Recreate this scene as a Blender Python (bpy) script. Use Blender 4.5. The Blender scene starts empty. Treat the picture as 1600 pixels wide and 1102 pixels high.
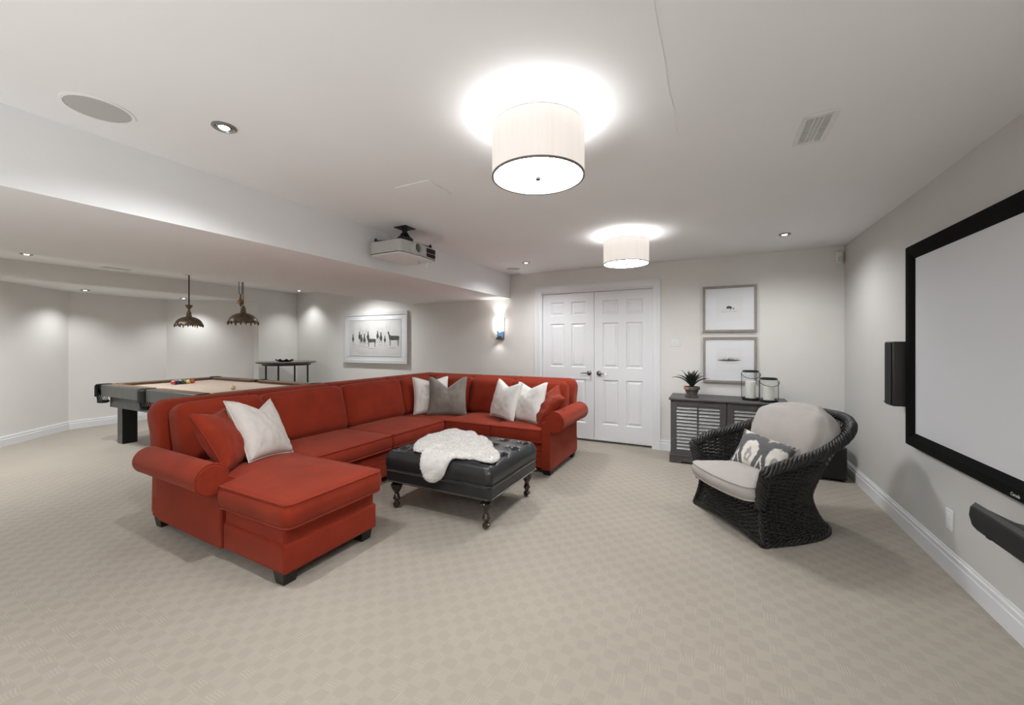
import bpy, bmesh, math, random
from math import sin, cos, pi, radians, sqrt, exp, atan2, floor as ifloor
from mathutils import Vector, Matrix, noise

# ------------------------------------------------------------------ camera, world, exposure
scn = bpy.context.scene
COL = scn.collection
cam_d = bpy.data.cameras.new('camera'); cam = bpy.data.objects.new('camera', cam_d); COL.objects.link(cam)
cam.location = (0, 0, 1.32); cam.rotation_euler = (radians(90), 0, radians(26.8))
cam_d.sensor_fit = 'HORIZONTAL'; cam_d.sensor_width = 36.0; cam_d.lens = 36 * 622.3 / 1600
cam_d.shift_y = (537.4 - 551) / 1600; cam_d.clip_start = 0.02; cam_d.clip_end = 60
scn.camera = cam
w = bpy.data.worlds.new('world'); scn.world = w; w.use_nodes = True
w.node_tree.nodes['Background'].inputs[0].default_value = (.9, .95, 1, 1)
w.node_tree.nodes['Background'].inputs[1].default_value = 0.05
vs = scn.view_settings
vs.view_transform = 'Standard'; vs.look = 'None'; vs.gamma = 1; vs.exposure = 0.30
try: vs.use_curve_mapping = False
except Exception: pass
try:
    scn.cycles.use_denoising = True; scn.cycles.max_bounces = 6; scn.cycles.diffuse_bounces = 3; scn.cycles.glossy_bounces = 2; scn.cycles.adaptive_threshold = .05; scn.cycles.adaptive_min_samples = 20
    scn.cycles.transparent_max_bounces = 12; scn.cycles.sample_clamp_indirect = 6
except Exception: pass
# light levels (watts / emission strengths)
SPOT_W = 72.0; DRUM_POINT = 10.0; FILL_UP_W = 62.0; SHADE_E = .57; DIFFUSER_E = 33.0; SCONCE_E = 6.0

# room sizes (metres)
HC = 2.34; XR = 1.219; YB = 5.258; XL = -7.55; YF = -2.6
XB0, XB1, ZB = -4.557, -2.687, 1.99          # dropped beam
ZBAY = 2.12; BY0, BY1 = 1.13, 4.49           # alcove opening

# ------------------------------------------------------------------ helpers
def link(o): COL.objects.link(o); return o
def tag(o, label=None, cat=None, group=None, kind=None):
    if label: o['label'] = label
    if cat: o['category'] = cat
    if group: o['group'] = group
    if kind: o['kind'] = kind
    return o
def thing(name, label, cat, loc=(0, 0, 0), rz=0, group=None):
    o = bpy.data.objects.new(name, None); o.empty_display_size = .05
    o.location = loc; o.rotation_euler = (0, 0, rz); link(o)
    return tag(o, label, cat, group)

class MB:
    def __init__(s): s.v = []; s.f = []
    def add(s, vs_, fs):
        n = len(s.v); s.v += [tuple(p) for p in vs_]; s.f += [tuple(i + n for i in f) for f in fs]; return s
    def box(s, x0, x1, y0, y1, z0, z1):
        return s.add([(x0,y0,z0),(x1,y0,z0),(x1,y1,z0),(x0,y1,z0),(x0,y0,z1),(x1,y0,z1),(x1,y1,z1),(x0,y1,z1)],
                     [(3,2,1,0),(4,5,6,7),(0,1,5,4),(1,2,6,5),(2,3,7,6),(3,0,4,7)])
    def prism(s, poly, a0, a1, ax='z'):
        """poly of 2-D points extruded along an axis. ax z:(x,y) y:(x,z) x:(y,z)"""
        def m(p, a): return (p[0],p[1],a) if ax=='z' else ((p[0],a,p[1]) if ax=='y' else (a,p[0],p[1]))
        n = len(poly)
        area = sum(poly[i][0]*poly[(i+1)%n][1]-poly[(i+1)%n][0]*poly[i][1] for i in range(n))
        vs_ = [m(p,a0) for p in poly]+[m(p,a1) for p in poly]
        fs = [tuple(range(n-1,-1,-1)), tuple(range(n,2*n))]+[(i,(i+1)%n,n+(i+1)%n,n+i) for i in range(n)]
        flip = (area < 0) ^ (ax == 'y') ^ (a1 < a0)
        if flip: fs = [f[::-1] for f in fs]
        return s.add(vs_, fs)
    def rings(s, rings, cap0=True, cap1=True, closed=True):
        n = len(rings[0]); vs_ = [p for r in rings for p in r]; fs = []
        for k in range(len(rings)-1):
            for i in range(n if closed else n-1):
                j = (i+1) % n
                fs.append((k*n+i, k*n+j, (k+1)*n+j, (k+1)*n+i))
        if cap0: fs.append(tuple(range(n-1,-1,-1)))
        if cap1: fs.append(tuple((len(rings)-1)*n+i for i in range(n)))
        return s.add(vs_, fs)
    def lathe(s, prof, c=(0,0,0), n=24, cap0=True, cap1=True):
        return s.rings([[(c[0]+r*cos(2*pi*i/n), c[1]+r*sin(2*pi*i/n), c[2]+z) for i in range(n)] for r, z in prof], cap0, cap1)
    def tube(s, pts, r, n=6, closed=False, cap=True):
        pts = [Vector(p) for p in pts]; m = len(pts); R = []
        up = Vector((0,0,1)); prev = None
        for i, p in enumerate(pts):
            if closed: t = pts[(i+1)%m]-pts[i-1]
            else: t = pts[min(i+1,m-1)]-pts[max(i-1,0)]
            if t.length < 1e-9: t = Vector((0,0,1))
            t.normalize()
            if prev is None:
                a = up if abs(t.z) < .9 else Vector((1,0,0)); x = t.cross(a).normalized()
            else:
                x = prev - t*prev.dot(t)
                x = x.normalized() if x.length > 1e-6 else t.orthogonal().normalized()
            prev = x; y = t.cross(x)
            rr = r[i] if isinstance(r, (list, tuple)) else r
            R.append([p + (x*cos(2*pi*k/n)+y*sin(2*pi*k/n))*rr for k in range(n)])
        if closed: R.append(R[0]); return s.rings(R, False, False)
        return s.rings(R, cap, cap)
    def sphere(s, c, r, n=10, m=6, sz=1):
        return s.lathe([(max(r*sin(pi*k/m), 1e-4), -r*sz*cos(pi*k/m)) for k in range(m+1)], c, n)
    def build(s, name, mat, parent=None, smooth=False, bevel=0, bseg=2, angle=40):
        me = bpy.data.meshes.new(name); me.from_pydata(s.v, [], s.f); me.validate(); me.update()
        if mat: me.materials.append(mat)
        if smooth:
            me.polygons.foreach_set('use_smooth', [True]*len(me.polygons))
            if angle < 180: me.set_sharp_from_angle(angle=radians(angle))
        o = link(bpy.data.objects.new(name, me))
        if parent: o.parent = parent
        if bevel:
            b = o.modifiers.new('bevel', 'BEVEL'); b.width = bevel; b.segments = bseg; b.limit_method = 'ANGLE'
            b.angle_limit = radians(35); b.harden_normals = False
            me.polygons.foreach_set('use_smooth', [True]*len(me.polygons)); me.set_sharp_from_angle(angle=radians(50))
        return o

def xform(mb, M):
    mb.v = [tuple(M @ Vector(p)) for p in mb.v]; return mb
def struct(o): o['kind'] = 'structure'; return o

# ------------------------------------------------------------------ materials
def mat(name, col, rough=.6, metal=0, var=0, vscale=8, bump=0, bscale=60, sheen=0, spec=.5, coat=0, emis=None, estr=0, detail=3):
    m = bpy.data.materials.new(name); m.use_nodes = True; nt = m.node_tree; N = nt.nodes; L = nt.links
    b = N['Principled BSDF']; c = (*col, 1)
    b.inputs['Base Color'].default_value = c; b.inputs['Roughness'].default_value = rough
    b.inputs['Metallic'].default_value = metal; b.inputs['Specular IOR Level'].default_value = spec
    if sheen: b.inputs['Sheen Weight'].default_value = sheen; b.inputs['Sheen Roughness'].default_value = .5; b.inputs['Sheen Tint'].default_value = (*[min(1, x*1.1+q) for x, q in zip(col, (.31, .29, .25))], 1)
    if coat: b.inputs['Coat Weight'].default_value = coat
    if emis: b.inputs['Emission Color'].default_value = (*emis, 1); b.inputs['Emission Strength'].default_value = estr
    tc = N.new('ShaderNodeTexCoord')
    if var:
        t = N.new('ShaderNodeTexNoise'); t.inputs['Scale'].default_value = vscale; t.inputs['Detail'].default_value = detail
        L.new(tc.outputs['Object'], t.inputs['Vector'])
        r = N.new('ShaderNodeValToRGB'); r.color_ramp.elements[0].position = .3; r.color_ramp.elements[1].position = .7
        r.color_ramp.elements[0].color = (*[max(0, x*(1-var)) for x in col], 1)
        r.color_ramp.elements[1].color = (*[min(1, x*(1+var)) for x in col], 1)
        L.new(t.outputs['Fac'], r.inputs['Fac']); L.new(r.outputs['Color'], b.inputs['Base Color'])
    if bump:
        t = N.new('ShaderNodeTexNoise'); t.inputs['Scale'].default_value = bscale; t.inputs['Detail'].default_value = 4
        L.new(tc.outputs['Object'], t.inputs['Vector'])
        u = N.new('ShaderNodeBump'); u.inputs['Strength'].default_value = bump; u.inputs['Distance'].default_value = .01
        L.new(t.outputs['Fac'], u.inputs['Height']); L.new(u.outputs['Normal'], b.inputs['Normal'])
    return m

def emit_mat(name, col, strength):
    m = bpy.data.materials.new(name); m.use_nodes = True; nt = m.node_tree
    nt.nodes.remove(nt.nodes['Principled BSDF']); e = nt.nodes.new('ShaderNodeEmission')
    e.inputs[0].default_value = (*col, 1); e.inputs[1].default_value = strength
    nt.links.new(e.outputs[0], nt.nodes['Material Output'].inputs[0]); return m

def glass_mat(name, tint=(.95, .97, .97), refl=1.0):
    m = bpy.data.materials.new(name); m.use_nodes = True; nt = m.node_tree; N = nt.nodes; L = nt.links
    N.remove(N['Principled BSDF'])
    t = N.new('ShaderNodeBsdfTransparent'); t.inputs[0].default_value = (*tint, 1)
    g = N.new('ShaderNodeBsdfGlossy'); g.inputs['Roughness'].default_value = .03; g.inputs[0].default_value = (refl, refl, refl, 1)
    lw = N.new('ShaderNodeLayerWeight'); pw = N.new('ShaderNodeMath'); pw.operation = 'POWER'; pw.inputs[1].default_value = 4.0
    L.new(lw.outputs['Facing'], pw.inputs[0])
    f = N.new('ShaderNodeMath'); f.operation = 'MULTIPLY_ADD'; f.inputs[1].default_value = .85; f.inputs[2].default_value = .04; L.new(pw.outputs[0], f.inputs[0])
    x = N.new('ShaderNodeMixShader'); L.new(f.outputs[0], x.inputs[0]); L.new(t.outputs[0], x.inputs[1]); L.new(g.outputs[0], x.inputs[2])
    L.new(x.outputs[0], N['Material Output'].inputs[0]); return m

def carpet_mat():
    m = bpy.data.materials.new('carpet'); m.use_nodes = True; nt = m.node_tree; N = nt.nodes; L = nt.links
    b = N['Principled BSDF']; b.inputs['Roughness'].default_value = .95; b.inputs['Specular IOR Level'].default_value = .1
    b.inputs['Sheen Weight'].default_value = .15
    tc = N.new('ShaderNodeTexCoord')
    def math_(op, a, bb=None, cc=None):
        n = N.new('ShaderNodeMath'); n.operation = op
        for i, x in enumerate((a, bb, cc)):
            if x is None: continue
            if isinstance(x, (int, float)): n.inputs[i].default_value = x
            else: L.new(x, n.inputs[i])
        return n.outputs[0]
    wob = N.new('ShaderNodeTexNoise'); wob.inputs['Scale'].default_value = 14; L.new(tc.outputs['Object'], wob.inputs['Vector'])
    add = N.new('ShaderNodeVectorMath'); add.operation = 'MULTIPLY_ADD'; add.inputs[1].default_value = (.022,)*3
    L.new(wob.outputs['Color'], add.inputs[0]); L.new(tc.outputs['Object'], add.inputs[2])
    sp = N.new('ShaderNodeSeparateXYZ'); L.new(add.outputs[0], sp.inputs[0])
    CELL = .058
    x = math_('DIVIDE', sp.outputs[0], CELL); y = math_('DIVIDE', sp.outputs[1], CELL)
    sx = math_('SINE', math_('MULTIPLY', x, pi)); sy = math_('SINE', math_('MULTIPLY', y, pi))
    prod = math_('MULTIPLY', sx, sy)                                   # soft checker -1..1
    mr = N.new('ShaderNodeMapRange'); mr.interpolation_type = 'SMOOTHSTEP'
    mr.inputs['From Min'].default_value = -.12; mr.inputs['From Max'].default_value = .3; L.new(prod, mr.inputs['Value'])
    plain = mr.outputs[0]
    ix = math_('MODULO', math_('ABSOLUTE', math_('FLOOR', x)), 2.0)
    ribx = math_('SINE', math_('MULTIPLY', x, 2*pi*5)); riby = math_('SINE', math_('MULTIPLY', y, 2*pi*5))
    mixr = N.new('ShaderNodeMix'); L.new(ix, mixr.inputs[0]); L.new(ribx, mixr.inputs[2]); L.new(riby, mixr.inputs[3])
    big = N.new('ShaderNodeTexNoise'); big.inputs['Scale'].default_value = 5; big.inputs['Detail'].default_value = 4
    L.new(tc.outputs['Object'], big.inputs['Vector'])
    amt = N.new('ShaderNodeMapRange'); amt.inputs['From Min'].default_value = .35; amt.inputs['From Max'].default_value = .62; L.new(big.outputs['Fac'], amt.inputs['Value'])
    rib = math_('MULTIPLY', math_('MULTIPLY', mixr.outputs[0], math_('SUBTRACT', 1.0, plain)), amt.outputs[0])
    fine = N.new('ShaderNodeTexNoise'); fine.inputs['Scale'].default_value = 420; fine.inputs['Detail'].default_value = 2
    L.new(tc.outputs['Object'], fine.inputs['Vector'])
    hgt = math_('ADD', math_('MULTIPLY', rib, .35), math_('SUBTRACT', math_('MULTIPLY', fine.outputs['Fac'], .7), math_('MULTIPLY', plain, .5)))
    bp = N.new('ShaderNodeBump'); bp.inputs['Strength'].default_value = .5; bp.inputs['Distance'].default_value = .004
    L.new(hgt, bp.inputs['Height']); L.new(bp.outputs['Normal'], b.inputs['Normal'])
    wear = N.new('ShaderNodeTexNoise'); wear.inputs['Scale'].default_value = 1.3; wear.inputs['Detail'].default_value = 5
    L.new(tc.outputs['Object'], wear.inputs['Vector'])
    tone = math_('ADD', math_('ADD', 1.0, math_('MULTIPLY', plain, -.075)),
                 math_('ADD', math_('MULTIPLY', rib, .06), math_('ADD', math_('MULTIPLY', math_('SUBTRACT', fine.outputs['Fac'], .5), .22),
                 math_('MULTIPLY', math_('SUBTRACT', wear.outputs['Fac'], .5), .22))))
    vm = N.new('ShaderNodeVectorMath'); vm.operation = 'SCALE'; vm.inputs[0].default_value = (.392, .352, .295)
    L.new(tone, vm.inputs['Scale']); L.new(vm.outputs[0], b.inputs['Base Color'])
    return m

def ikat_mat():
    m = bpy.data.materials.new('ikat_print'); m.use_nodes = True; nt = m.node_tree; N = nt.nodes; L = nt.links
    b = N['Principled BSDF']; b.inputs['Roughness'].default_value = .9
    tc = N.new('ShaderNodeTexCoord'); nz = N.new('ShaderNodeTexNoise'); nz.inputs['Scale'].default_value = 30
    L.new(tc.outputs['Object'], nz.inputs['Vector'])
    mp = N.new('ShaderNodeVectorMath'); mp.operation = 'MULTIPLY_ADD'; mp.inputs[1].default_value = (.02, 0, .07)
    L.new(nz.outputs['Color'], mp.inputs[0]); L.new(tc.outputs['Object'], mp.inputs[2])
    sp = N.new('ShaderNodeSeparateXYZ'); L.new(mp.outputs[0], sp.inputs[0])
    def M(op, a, bb=None):
        n = N.new('ShaderNodeMath'); n.operation = op
        for i, x in enumerate((a, bb)):
            if x is None: continue
            if isinstance(x, (int, float)): n.inputs[i].default_value = x
            else: L.new(x, n.inputs[i])
        return n.outputs[0]
    # medallions every 0.19 m along the width; teardrop distance
    xx = M('SUBTRACT', M('PINGPONG', M('ADD', sp.outputs[0], .045), .098), 0.0)
    zz = M('ADD', sp.outputs[2], .005)
    k = M('ADD', 1.0, M('MULTIPLY', zz, -3.2))
    d = M('SQRT', M('ADD', M('POWER', M('MULTIPLY', M('MULTIPLY', xx, 1.55), k), 2.0), M('POWER', M('MULTIPLY', zz, .78), 2.0)))
    r = N.new('ShaderNodeValToRGB'); cr = r.color_ramp; cr.interpolation = 'LINEAR'
    cream = (.72, .69, .62, 1); grey = (.115, .115, .12, 1); mid = (.36, .35, .34, 1)
    for i, (p, c) in enumerate([(0, cream), (.012, cream), (.018, mid), (.036, mid), (.042, cream), (.085, cream), (.092, grey), (.135, grey), (.142, cream), (.155, cream), (.16, grey)]):
        e = cr.elements[i] if i < 2 else cr.elements.new(p)
        e.position = p; e.color = c
    sc = M('MULTIPLY', d, 1.0); L.new(sc, r.inputs['Fac']); L.new(r.outputs['Color'], b.inputs['Base Color'])
    return m

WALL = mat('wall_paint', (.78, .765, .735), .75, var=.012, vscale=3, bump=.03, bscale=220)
WALLG = mat('right_wall_grey', (.62, .612, .59), .75, var=.012, vscale=3, bump=.03, bscale=220)  # right wall: greyer and darker than the other walls
CEIL = mat('ceiling_paint', (.88, .88, .88), .85, var=.008, vscale=2)
TRIM = mat('white_trim', (.80, .81, .83), .4)
DOORM = mat('white_door', (.80, .81, .83), .42, bump=.02, bscale=200)
CARPET = carpet_mat()
RED = mat('rust_red_fabric', (.25, .028, .0115), .85, var=.12, vscale=5, bump=.12, bscale=350, sheen=.28, spec=.12)
RED2 = mat('rust_red_pillow', (.24, .027, .011), .85, var=.14, vscale=9, bump=.15, bscale=300, sheen=.35, spec=.12)
PIPE = mat('rust_red_piping', (.25, .028, .014), .8, sheen=.28, spec=.15)
DARKWOOD = mat('espresso_wood', (.018, .014, .011), .4, var=.2, vscale=12)
LINEN = mat('off_white_linen', (.62, .585, .545), .9, var=.05, vscale=14, bump=.25, bscale=260)
SATIN = mat('off_white_satin', (.80, .785, .755), .5, var=.03, vscale=10, bump=.1, bscale=200, sheen=.2)
VELVET = mat('taupe_velvet', (.215, .195, .172), .7, var=.2, vscale=7, sheen=.6, bump=.05, bscale=200)
LEATHER = mat('black_leather', (.016, .017, .019), .33, var=.3, vscale=9, bump=.12, bscale=130, spec=.55)
TURNED = mat('dark_turned_wood', (.030, .018, .012), .25, var=.3, vscale=20, coat=.3)
NAIL = mat('pewter_nail', (.26, .245, .22), .4, 1)
FUR = mat('ivory_fleece', (.82, .795, .765), .95, var=.05, vscale=30, bump=.5, bscale=160, sheen=.5)
WICKER = mat('black_wicker', (.014, .0135, .013), .42, var=.35, vscale=40, spec=.5)
CANVAS = mat('stone_canvas', (.42, .388, .366), .9, var=.04, vscale=9, bump=.15, bscale=280)
IKAT = ikat_mat()
CABM = mat('slate_painted_wood', (.082, .073, .077), .45, var=.1, vscale=10, bump=.04, bscale=90)
SLAT_LIT = mat('slat_wood_lit', (.36, .355, .355), .45, var=.08, vscale=14)  # paler than the cabinet: light caught by the tilted slats put into colour
BLACK = mat('black_void', (.004, .004, .004), .8)
BLACKP = mat('black_metal', (.012, .012, .012), .45)
GLASS = glass_mat('clear_glass', (.995, .995, .995)); JARGLASS = glass_mat('jar_glass', (.94, .955, .95))
CANDLE = mat('ivory_wax', (.86, .85, .79), .6)
TERRA = mat('mossy_terracotta', (.11, .095, .08), .85, var=.35, vscale=16)
TERRA2 = mat('bare_terracotta', (.45, .2, .11), .85, var=.2, vscale=20)
LEAF = mat('dark_green_leaf', (.022, .032, .022), .4, var=.35, vscale=14)
SOIL = mat('potting_soil', (.03, .022, .016), .95, var=.3, vscale=40)
TAUPE = mat('taupe_frame', (.30, .265, .24), .5, var=.08, vscale=20)
PAPER = mat('mat_board', (.82, .83, .86), .85)
PRINT = mat('pale_print', (.80, .805, .82), .85, var=.02, vscale=6)
INK = mat('sepia_ink', (.035, .032, .03), .85, var=.4, vscale=40)
INK2 = mat('faded_ink', (.40, .39, .38), .85)
FRAMEW = mat('white_frame', (.66, .655, .645), .45)
SCREENF = mat('black_velvet_frame', (.006, .006, .006), .95, spec=.1)
SCREENM = mat('grey_projection_screen', (.62, .63, .65), .9)
SPKG = mat('black_grille_cloth', (.010, .010, .010), .85, bump=.2, bscale=900)
SPKC = mat('charcoal_cabinet', (.028, .028, .028), .5)
CHROME = mat('brushed_nickel', (.45, .44, .43), .25, 1)
DKCHROME = mat('gunmetal', (.16, .155, .15), .3, 1)
BRONZE = mat('antique_bronze', (.16, .125, .09), .38, .85, var=.2, vscale=30)
PLASTW = mat('white_plastic', (.78, .78, .77), .4)
PLASTG = mat('silver_plastic', (.50, .495, .48), .45)
CLOTH = mat('tan_billiard_cloth', (.58, .47, .385), .95, var=.04, vscale=20)
CUSHC = mat('brown_cushion_cloth', (.20, .125, .075), .9)
TABLEW = mat('charcoal_stained_wood', (.075, .076, .070), .4, var=.2, vscale=10)
TABLEK = mat('black_leg', (.006, .006, .006), .5)
SHADE = None

# ------------------------------------------------------------------ the room
floor_o = struct(MB().box(-9.2, XR+.1, YF-.1, YB+.1, -.1, 0).build('floor', CARPET))
ceil_o = struct(MB().box(XL-.15, XR+.1, YF-.1, YB+.1, HC, HC+.1).build('ceiling', CEIL))
struct(MB().box(-9.3, XL-.15, .3, 5.3, ZBAY, ZBAY+.1).build('ceiling_bay', CEIL))
struct(MB().box(XB0, XB1, YF, YB, ZB, HC).build('ceiling_beam', CEIL))
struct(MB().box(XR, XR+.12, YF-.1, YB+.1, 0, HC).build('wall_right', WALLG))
DX0, DX1, DZ = -2.186, -.676, 2.035            # door opening
wb = MB().box(XL-.15, DX0, YB, YB+.12, 0, HC).box(DX1, XR+.12, YB, YB+.12, 0, HC).box(DX0, DX1, YB, YB+.12, DZ, HC)
wb.box(DX0-.1, DX1+.1, YB+.12, YB+.16, 0, DZ+.1)
struct(wb.build('wall_back', WALL))
struct(MB().box(XL-.15, XR+.1, YF-.12, YF, 0, HC).build('wall_front', WALL))
wl = MB().box(XL-.15, XL, YF-.1, BY0, 0, HC).box(XL-.15, XL, BY1, YB+.1, 0, HC).box(XL-.15, XL, BY0, BY1, ZBAY, HC)
struct(wl.build('wall_left', WALL))
BAY = [(-7.70, BY1), (-8.85, 3.62), (-8.85, 2.39), (-7.70, BY0)]
def wallseg(name, a, b, h, m=WALL, t=.1, z0=0):
    a = Vector(a); b = Vector(b); d = (b-a).normalized(); n = Vector((d.y, -d.x))   # outward normal
    q = [a, b, b+n*t, a+n*t]
    return MB().prism([tuple(p) for p in q], z0, h).build(name, m)
# walk so that outward (away from room) is on the right-hand side
struct(wallseg('wall_bay_far', BAY[1], BAY[0], ZBAY+.05, t=-.1))
struct(wallseg('wall_bay_middle', BAY[2], BAY[1], ZBAY+.05, t=-.1))
struct(wallseg('wall_bay_near', BAY[3], BAY[2], ZBAY+.05, t=-.1))

BPROF = [(0, 0), (.016, 0), (.016, .088), (.012, .094), (.0125, .118), (.007, .124), (.006, .136), (0, .136)]
def baseboard(name, a, b):
    """a->b with the room on the left"""
    a = Vector((*a, 0)); b = Vector((*b, 0)); d = (b-a).normalized(); n = Vector((-d.y, d.x, 0))
    R = [[p + n*o + Vector((0, 0, z)) for o, z in BPROF] for p in (a, b)]
    return struct(MB().rings([r[::-1] for r in R]).build(name, TRIM))
baseboard('baseboard_right', (XR, YF), (XR, YB))
baseboard('baseboard_back', (XR, YB), (DX1+.09, YB))
baseboard('baseboard_back_far', (DX0-.1, YB), (XL, YB))
baseboard('baseboard_left_far', (XL, YB), (XL, BY1))
baseboard('baseboard_left_near', (XL, BY0), (XL, YF))
baseboard('baseboard_bay_far', BAY[0], BAY[1]); baseboard('baseboard_bay_middle', BAY[1], BAY[2]); baseboard('baseboard_bay_near', BAY[2], BAY[3])

# door casing (mitred moulded trim) and the two six-panel leaves
def casing():
    prof = [(0, 0), (.014, 0), (.020, .012), (.016, .03), (.020, .06), (.026, .075), (.026, .092), (0, .092)]  # (proud, out)
    R = []
    for (x, z, ox, oz) in [(DX0, 0, -1, 0), (DX0, DZ, -1, 1), (DX1, DZ, 1, 1), (DX1, 0, 1, 0)]:
        R.append([(x+ox*o, YB-p, z+oz*o) for p, o in prof])
    mb = MB().rings(R)
    mb.box(DX0, DX0+.012, YB-.005, YB+.12, 0, DZ).box(DX1-.012, DX1, YB-.005, YB+.12, 0, DZ).box(DX0, DX1, YB-.005, YB+.12, DZ-.012, DZ)
    return struct(mb.build('trim_1', TRIM, smooth=True, angle=30))
casing()
def door(name, x0, x1, hside):
    yf = YB+.028; yb = YB+.065; z0, z1 = .03, DZ-.016
    W = x1-x0; st = .112; mu = .10
    xs = [(x0+st, (x0+x1)/2-mu/2), ((x0+x1)/2+mu/2, x1-st)]
    zs = [(.245, .84), (1.00, 1.60), (1.71, 1.90)]
    mb = MB().box(x0, x0+st, yf, yb, z0, z1).box(x1-st, x1, yf, yb, z0, z1).box(xs[0][1], xs[1][0], yf, yb, z0, z1)
    for a, b in [(z0, zs[0][0]), (zs[0][1], zs[1][0]), (zs[1][1], zs[2][0]), (zs[2][1], z1)]:
        for p, q in xs: mb.box(p, q, yf, yb, a, b)
    d = struct(mb.build(name, DOORM))
    for p, q in xs:
        for a, b in zs:
            R = []
            for ins, y in [(0, yf+.0), (.004, yf+.004), (.012, yf+.013), (.020, yf+.013), (.045, yf+.003), (.05, yf+.003)]:
                R.append([(p+ins, y, a+ins), (q-ins, y, a+ins), (q-ins, y, b-ins), (p+ins, y, b-ins)])
            MB().rings(R, False, True).build('panel', DOORM, d)
    hx = x1-.065 if hside > 0 else x0+.065; s = -hside
    h = MB().lathe([(.001, 0), (.033, .001), (.033, .008), (.026, .014), (.012, .018), (.011, .045), (.001, .047)], n=20)
    xform(h, Matrix.Translation((hx, yf, .925)) @ Matrix.Rotation(radians(90), 4, 'X'))
    ho = h.build('handle', DKCHROME, d, True)
    lv = MB().tube([(hx, yf-.045, .925), (hx+s*.02, yf-.05, .926), (hx+s*.06, yf-.052, .928), (hx+s*.105, yf-.046, .92)], [.010, .010, .008, .006], 8)
    lv.build('lever', CHROME, ho, True)
    return d
door('door_1', DX0+.014, -1.4335, 1); door('door_2', -1.4285, DX1-.014, -1)

# ceiling hairline seam
def ceil_line(pts):
    mb = MB()
    for (a, b) in zip(pts[:-1], pts[1:]):
        a = Vector(a); b = Vector(b); d = (b-a).normalized(); n = Vector((-d.y, d.x))*.0022
        mb.prism([tuple(a-n), tuple(b-n), tuple(b+n), tuple(a+n)], HC-.0018, HC+.001)
    return mb
rngs = random.Random(3)
px0, px1 = Vector((-.160, 1.15)), Vector((-.154, 2.13))
ceil_line([tuple(px0.lerp(px1, t/10)+Vector((rngs.uniform(-.004, .004), 0))) for t in range(11)]).build('ceiling_seam', CEIL, ceil_o)

# ------------------------------------------------------------------ light fixtures
def spot(parent, loc, watts, size=150, blend=.9, col=(.975, .99, 1)):
    l = bpy.data.lights.new('lamp', 'SPOT'); l.energy = watts; l.spot_size = radians(size); l.spot_blend = blend
    l.shadow_soft_size = .05; l.color = col
    o = link(bpy.data.objects.new('lamp', l)); o.location = loc; o.parent = parent
    return o
BULB = emit_mat('bulb_glow', (1, .95, .88), 9.0)
RINGM = mat('nickel_ring', (.30, .295, .285), .35, .7)
def recessed(x, y, z, label, watts, r=.05, size=155):
    t = thing('recessed_light', label, 'ceiling light', (x, y, z), 0, 'recessed ceiling spotlights')
    MB().lathe([(r, 0), (r*1.02, -.006), (r*.86, -.011), (r*.74, -.006), (r*.70, .0)], n=28, cap0=False, cap1=False).build('trim_ring', RINGM, t, True)
    MB().lathe([(r*.70, -.001), (r*.60, -.0045), (r*.34, -.0055)], n=24, cap0=False, cap1=False).build('reflector', CHROME, t, True)
    MB().lathe([(r*.46, -.0055), (r*.3, -.011), (.002, -.013)], n=20).build('bulb', BULB, t, True)
    spot(t, (0, 0, -.03), watts, size)
    return t
recessed(-2.05, 1.06, HC, 'chrome recessed spotlight in ceiling beside the large dropped beam, nearest the camera', SPOT_W*.8)
recessed(-2.09, 4.53, HC, 'small recessed spotlight above the left door leaf, next to a flush ceiling speaker', SPOT_W*.65)
recessed(.593, 4.449, HC, 'recessed spotlight in the ceiling above the black wicker chair', SPOT_W*.42)
recessed(-6.95, 1.55, HC, 'recessed spotlight at the far left over the billiard room floor', SPOT_W*.85)
recessed(-7.05, 4.95, HC, 'recessed spotlight in the far corner above the tall round table', SPOT_W*.35, size=110)
recessed(-8.32, 2.42, ZBAY, 'recessed spotlight in the low alcove ceiling, left one of the two', SPOT_W*.36, size=125)
recessed(-8.25, 3.62, ZBAY, 'recessed spotlight in the low alcove ceiling, behind the single-rod pendant lamp', SPOT_W*.36, size=125)
for x, y, nm in [(.6, 1.0, 'added recessed fill spotlight over the floor in front of the projection screen, outside the view'),
                 (-2.05, -1.6, 'added recessed fill spotlight behind the viewpoint near the beam'),
                 (.6, -1.6, 'added recessed fill spotlight behind the viewpoint near the screen wall'),
                 (-6.2, .2, 'added recessed fill spotlight over the billiard room behind the beam, outside the view'),
                 (-5.35, 4.62, 'recessed spotlight above the deer drawing, hidden from view by the beam'),
                 (-6.2, 1.7, 'added recessed fill spotlight over the near side of the billiard table, hidden by the beam'),
                 (-6.9, -1.5, 'added recessed fill spotlight at the unseen end of the billiard room')]:
    recessed(x, y, HC, nm, SPOT_W*(1.15 if x < -4.6 and y < 1 else 1.05 if x < -4.6 else .3 if x > 0 else 1.3))  # unseen spots added for fill light, except the one above the deer drawing

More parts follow.
